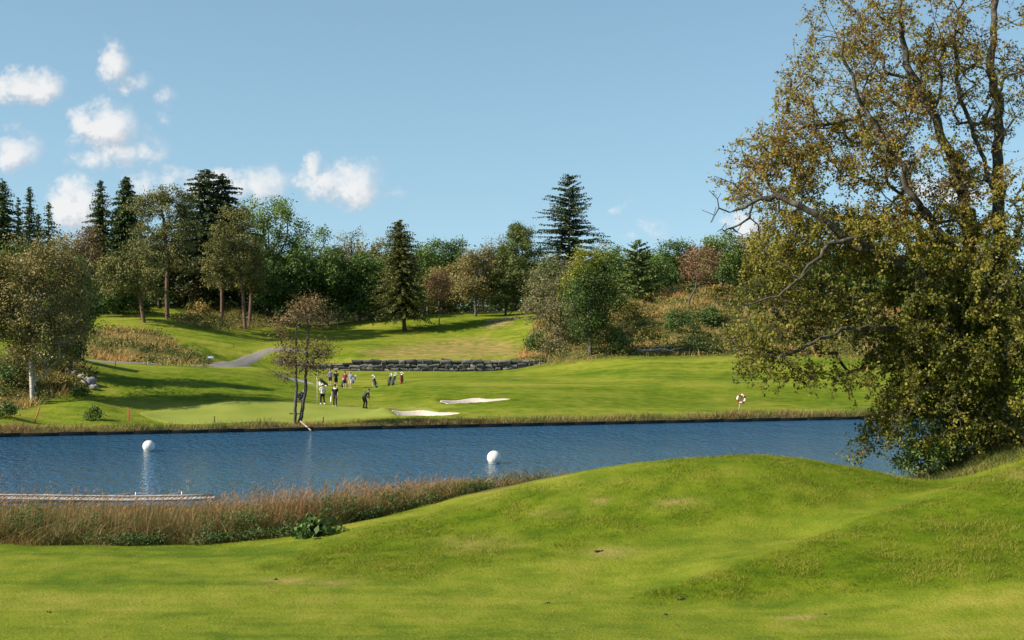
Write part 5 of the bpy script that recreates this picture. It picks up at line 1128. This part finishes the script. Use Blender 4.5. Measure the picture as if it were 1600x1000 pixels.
def bank_grass():
    parts = []
    def sc(n, a, b, ww=1.):
        X = RNG.uniform(-46, 44, n); Y = far_line(X)+RNG.uniform(a, b, n)**1.0; return X, Y, zg(X, Y)
    X, Y, Z = sc(30000, .1, 2.6); dn = np.clip(1.15-(Y-far_line(X))/2.4, 0, 1); cl = vnoise(X, Y, 1.7, 41)*.6+vnoise(X, Y, .6, 42)*.4; px = 800+K*X/Y
    k = RNG.uniform(size=len(X)) < dn*(.35+.9*cl); X, Y, Z, cl, px = X[k], Y[k], Z[k], cl[k], px[k]; N = len(X)
    h = (.2+.65*cl)*RNG.uniform(.5, 1.2, N)*np.interp(px, [0, 180, 420, 600, 700, 780, 950, 1160, 1350], [.9, 1.1, .9, .6, .8, .95, .8, 1.1, 1.0])
    V, F = blades(np.c_[X, Y, Z-.05], h, .045, RNG.uniform(0, 6.28, N), RNG.uniform(.15, .9, N), 2); t = np.clip(.62+.5*(vnoise(X, Y, 2.4, 43)-.55)+RNG.normal(0, .14, N)+.2*sm(130, 60, px), 0, 1); parts.append((V, F, np.tile(t, 2)))
    # shoreline plants on the near right bank
    n = 2500; X = RNG.uniform(9, 24, n); Y = RNG.uniform(53, 76, n); sd = poly_sd(X, Y, POND); k = (sd > -.3) & (sd < 1.6); X, Y = X[k], Y[k]; N = len(X); V, F = blades(np.c_[X, Y, zg(X, Y)-.05], RNG.uniform(.3, .9, N), .02, RNG.uniform(0, 6.28, N), RNG.uniform(.1, .6, N), 3); parts.append((V, F, np.tile(np.clip(RNG.normal(.65, .2, N), 0, 1), 3)))
    # unmown grass under the big tree
    n = 42000; X = RNG.uniform(13, 24, n); Y = RNG.uniform(46, 60, n); Z = zg(X, Y); px, py = proj(X, Y, Z); k = (poly_sd(X, Y, POND) > .2) & (px > 1395+RNG.normal(0, 10, n)) & (Y > 48.5-.4*(px > 1500)*1.0+RNG.normal(0, .3, n)); X, Y, Z = X[k], Y[k], Z[k]; N = len(X)
    V, F = blades(np.c_[X, Y, Z-.03], RNG.uniform(.08, .38, N), .02, RNG.uniform(0, 6.28, N), RNG.uniform(.3, 1.2, N), 2); parts.append((V, F, np.tile(np.clip(.3+.5*(vnoise(X, Y, 1.2, 44)-.4)+RNG.normal(0, .15, N), 0, .85), 2)))
    V, F, T = join(parts); tag(mesh_np('bank_grass', V, F, M['straw'], tint=T), 'tall brown and green grass fringing the pond banks', 'grass', kind='stuff')
bank_grass()
def heath_plants():
    parts = []
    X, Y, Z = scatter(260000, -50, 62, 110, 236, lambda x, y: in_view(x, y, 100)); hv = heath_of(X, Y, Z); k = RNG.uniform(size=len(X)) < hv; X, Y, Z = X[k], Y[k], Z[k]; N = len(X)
    a = vnoise(X, Y, 3.2, 51); b = vnoise(X, Y, 1.3, 52); patch = vnoise(X, Y, 6, 53)
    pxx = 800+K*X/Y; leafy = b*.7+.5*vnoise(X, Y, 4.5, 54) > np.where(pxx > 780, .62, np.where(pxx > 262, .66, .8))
    # leafy scrub in clumps
    Xl, Yl, Zl = X[leafy], Y[leafy], Z[leafy]; hb = np.where(Xl > 0, 1, .5)*np.clip((b*.7+.5*vnoise(X, Y, 4.5, 54)-.6)[leafy]*5, .15, 1)*1.7; n = len(Xl); c = np.c_[Xl, Yl, Zl+hb*RNG.uniform(.1, 1, n)]
    V, F = leaf_faces(c, unit(RNG.normal(size=(n, 3))*.7+[0, -.2, .7]), RNG.uniform(.16, .36, n), RNG.uniform(.1, .22, n)); parts.append((V, F, np.clip(.22+.35*(a[leafy]-.4)+RNG.normal(0, .12, n), 0, 1)))
    # dry grass
    g = ~leafy; Xg, Yg, Zg = X[g], Y[g], Z[g]; n = len(Xg); V, F = blades(np.c_[Xg, Yg, Zg-.05], RNG.uniform(.35, .95, n)*(.6+.7*a[g]), .08, RNG.uniform(0, 6.28, n), RNG.uniform(.2, 1.1, n), 2)
    px, py = proj(Xg, Yg, Zg); base = np.where(px > 780, .7, np.where((px > 262) & (px < 450) & (py < 520), .32, .55)); base = np.where(px > 780, base, base); parts.append((V, F, np.tile(np.clip(base+.55*(patch[g]-.5)+RNG.normal(0, .14, n), 0, 1), 2)))  # lowest base: tree shade on the bank under the pines, painted into the tint
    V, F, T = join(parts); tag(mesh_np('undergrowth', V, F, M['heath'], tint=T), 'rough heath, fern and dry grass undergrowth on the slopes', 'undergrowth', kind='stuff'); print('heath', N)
heath_plants()

# ------------------------------------------------------------------ sky, sun, camera
SUN_EL, SUN_AZ = math.radians(35), math.radians(19)      # azimuth: degrees behind the camera plane, sun on the left
w = bpy.data.worlds.new('World'); bpy.context.scene.world = w; w.use_nodes = True; nt = w.node_tree; L = nt.links; bg = nt.nodes['Background']
tc0 = nd(nt, 'ShaderNodeTexCoord'); lift = nd(nt, 'ShaderNodeVectorMath', operation='MULTIPLY_ADD'); L.new(tc0.outputs['Generated'], lift.inputs[0]); lift.inputs[1].default_value = (1, 1, .9); lift.inputs[2].default_value = (0, 0, .11); nrm = nd(nt, 'ShaderNodeVectorMath', operation='NORMALIZE'); L.new(lift.outputs[0], nrm.inputs[0])
sky = nd(nt, 'ShaderNodeTexSky', sky_type='NISHITA', sun_disc=False, sun_elevation=SUN_EL, altitude=50, air_density=1.0, dust_density=.5, ozone_density=1.6)
sv = Vector((-math.cos(SUN_EL)*math.cos(SUN_AZ), -math.cos(SUN_EL)*math.sin(SUN_AZ), math.sin(SUN_EL)))
L.new(nrm.outputs[0], sky.inputs['Vector']); sky.sun_rotation = math.atan2(sv.x, sv.y)
tc = nd(nt, 'ShaderNodeTexCoord'); sx = nd(nt, 'ShaderNodeSeparateXYZ'); L.new(tc.outputs['Generated'], sx.inputs[0])
yy = math_(nt, 'MAXIMUM', sx.outputs['Y'], .02); cu = nd(nt, 'ShaderNodeCombineXYZ'); L.new(math_(nt, 'DIVIDE', sx.outputs['X'], yy), cu.inputs[0]); L.new(math_(nt, 'DIVIDE', sx.outputs['Z'], yy), cu.inputs[1])
CL = [(32, 140, 52, 24, 1.0), (68, 132, 34, 26, 1.0), (20, 238, 42, 32, 1.0), (160, 200, 46, 36, 1.25), (175, 235, 70, 30, .8), (228, 235, 44, 26, .62), (182, 96, 22, 26, .9), (208, 128, 30, 24, .72), (250, 155, 32, 16, .5), (258, 182, 20, 14, .42), (120, 322, 42, 36, 1.15), (255, 282, 60, 22, .8), (225, 268, 16, 18, .6), (390, 288, 56, 28, .95), (300, 300, 80, 26, .7), (490, 262, 12, 26, .75), (505, 285, 36, 28, .9), (550, 286, 50, 30, .95), (605, 298, 36, 14, .5), (955, 322, 34, 9, .5), (1022, 364, 26, 20, .56), (985, 366, 30, 12, .4), (1165, 352, 34, 24, .75), (1490, 300, 60, 26, .8)]
grp = bpy.data.node_groups.new('cloud_cover', 'ShaderNodeTree'); grp.interface.new_socket('uv', in_out='INPUT', socket_type='NodeSocketVector'); grp.interface.new_socket('d', in_out='OUTPUT', socket_type='NodeSocketFloat')
gi = grp.nodes.new('NodeGroupInput'); go = grp.nodes.new('NodeGroupOutput')
nz = nd(grp, 'ShaderNodeTexNoise'); nz.inputs['Scale'].default_value = 40; nz.inputs['Detail'].default_value = 8; nz.inputs['Roughness'].default_value = .62; grp.links.new(gi.outputs[0], nz.inputs['Vector'])
wa = nd(grp, 'ShaderNodeVectorMath', operation='MULTIPLY_ADD'); grp.links.new(nz.outputs['Color'], wa.inputs[0]); wa.inputs[1].default_value = (.03, .03, 0); wa.inputs[2].default_value = (-.015, -.015, 0)
w2_ = nd(grp, 'ShaderNodeVectorMath', operation='ADD'); grp.links.new(wa.outputs[0], w2_.inputs[0]); grp.links.new(gi.outputs[0], w2_.inputs[1])
acc = None
for px, py, rx, ry, st in CL:
    a = nd(grp, 'ShaderNodeVectorMath', operation='SUBTRACT'); grp.links.new(w2_.outputs[0], a.inputs[0]); a.inputs[1].default_value = ((px-800)/K, (YH-py)/K, 0)
    m = nd(grp, 'ShaderNodeVectorMath', operation='MULTIPLY'); grp.links.new(a.outputs[0], m.inputs[0]); m.inputs[1].default_value = (K/rx/1.62, K/ry/1.62, 0)
    ln = nd(grp, 'ShaderNodeVectorMath', operation='LENGTH'); grp.links.new(m.outputs[0], ln.inputs[0])
    v = math_(grp, 'MULTIPLY', math_(grp, 'SUBTRACT', 1.0, ln.outputs['Value'], True), st)
    acc = v if acc is None else math_(grp, 'SMOOTH_MAX', acc, v)
    if acc.node.operation == 'SMOOTH_MAX': acc.node.inputs[2].default_value = .12
out = math_(grp, 'ADD', acc, math_(grp, 'MULTIPLY', math_(grp, 'SUBTRACT', nz.outputs['Fac'], .5), math_(grp, 'MULTIPLY', math_(grp, 'MINIMUM', math_(grp, 'MULTIPLY', acc, 3.0), 1.0), 1.9)))
grp.links.new(out, go.inputs[0])
g1 = nt.nodes.new('ShaderNodeGroup'); g1.node_tree = grp; L.new(cu.outputs[0], g1.inputs[0])
of = nd(nt, 'ShaderNodeVectorMath', operation='ADD'); L.new(cu.outputs[0], of.inputs[0]); of.inputs[1].default_value = (-.006, .009, 0)
g2 = nt.nodes.new('ShaderNodeGroup'); g2.node_tree = grp; L.new(of.outputs[0], g2.inputs[0])
mr = nd(nt, 'ShaderNodeMapRange', interpolation_type='SMOOTHSTEP'); mr.inputs['From Min'].default_value = .12; mr.inputs['From Max'].default_value = .9; L.new(g1.outputs[0], mr.inputs['Value'])
fr = math_(nt, 'GREATER_THAN', sx.outputs['Y'], .05); alpha = math_(nt, 'MULTIPLY', math_(nt, 'MULTIPLY', mr.outputs[0], fr), .88)
lit = math_(nt, 'ADD', .45, math_(nt, 'ADD', math_(nt, 'MULTIPLY', math_(nt, 'SUBTRACT', g1.outputs[0], g2.outputs[0]), 1.6), math_(nt, 'MULTIPLY', math_(nt, 'SUBTRACT', g1.outputs[0], .3), .8)), True)
CLD, CLW = (3.75, 3.75, 4.0), (5.7, 5.6, 5.5)
cc = mix(nt, lit, CLD, CLW); 
skc = nd(nt, 'ShaderNodeHueSaturation', i_Hue=.479, i_Saturation=.97, i_Value=.97); L.new(sky.outputs[0], skc.inputs['Color'])
L.new(mix(nt, alpha, skc.outputs[0], cc), bg.inputs['Color']); bg.inputs['Strength'].default_value = .075
sun = bpy.data.lights.new('sun', 'SUN'); sun.energy = 4.2; sun.angle = math.radians(.53); sun.color = (1, .9, .74); so = bpy.data.objects.new('sun', sun); C.objects.link(so); so.rotation_euler = sv.to_track_quat('Z', 'Y').to_euler()
cam = bpy.data.cameras.new('camera'); cam.sensor_width = 36; cam.lens = 36*K/1600; cam.shift_y = (YH-500)/1600; cam.clip_end = 9000; cam.clip_start = .5
co = bpy.data.objects.new('camera', cam); C.objects.link(co); co.location = (0, 0, H); co.rotation_euler = (math.pi/2, 0, 0); S = bpy.context.scene; S.camera = co
S.view_settings.view_transform = 'Standard'; S.view_settings.look = 'None'; S.view_settings.exposure = 1.14; S.view_settings.gamma = 1
S.cycles.max_bounces = 6; S.cycles.diffuse_bounces = 2; S.cycles.transmission_bounces = 3; S.cycles.glossy_bounces = 3
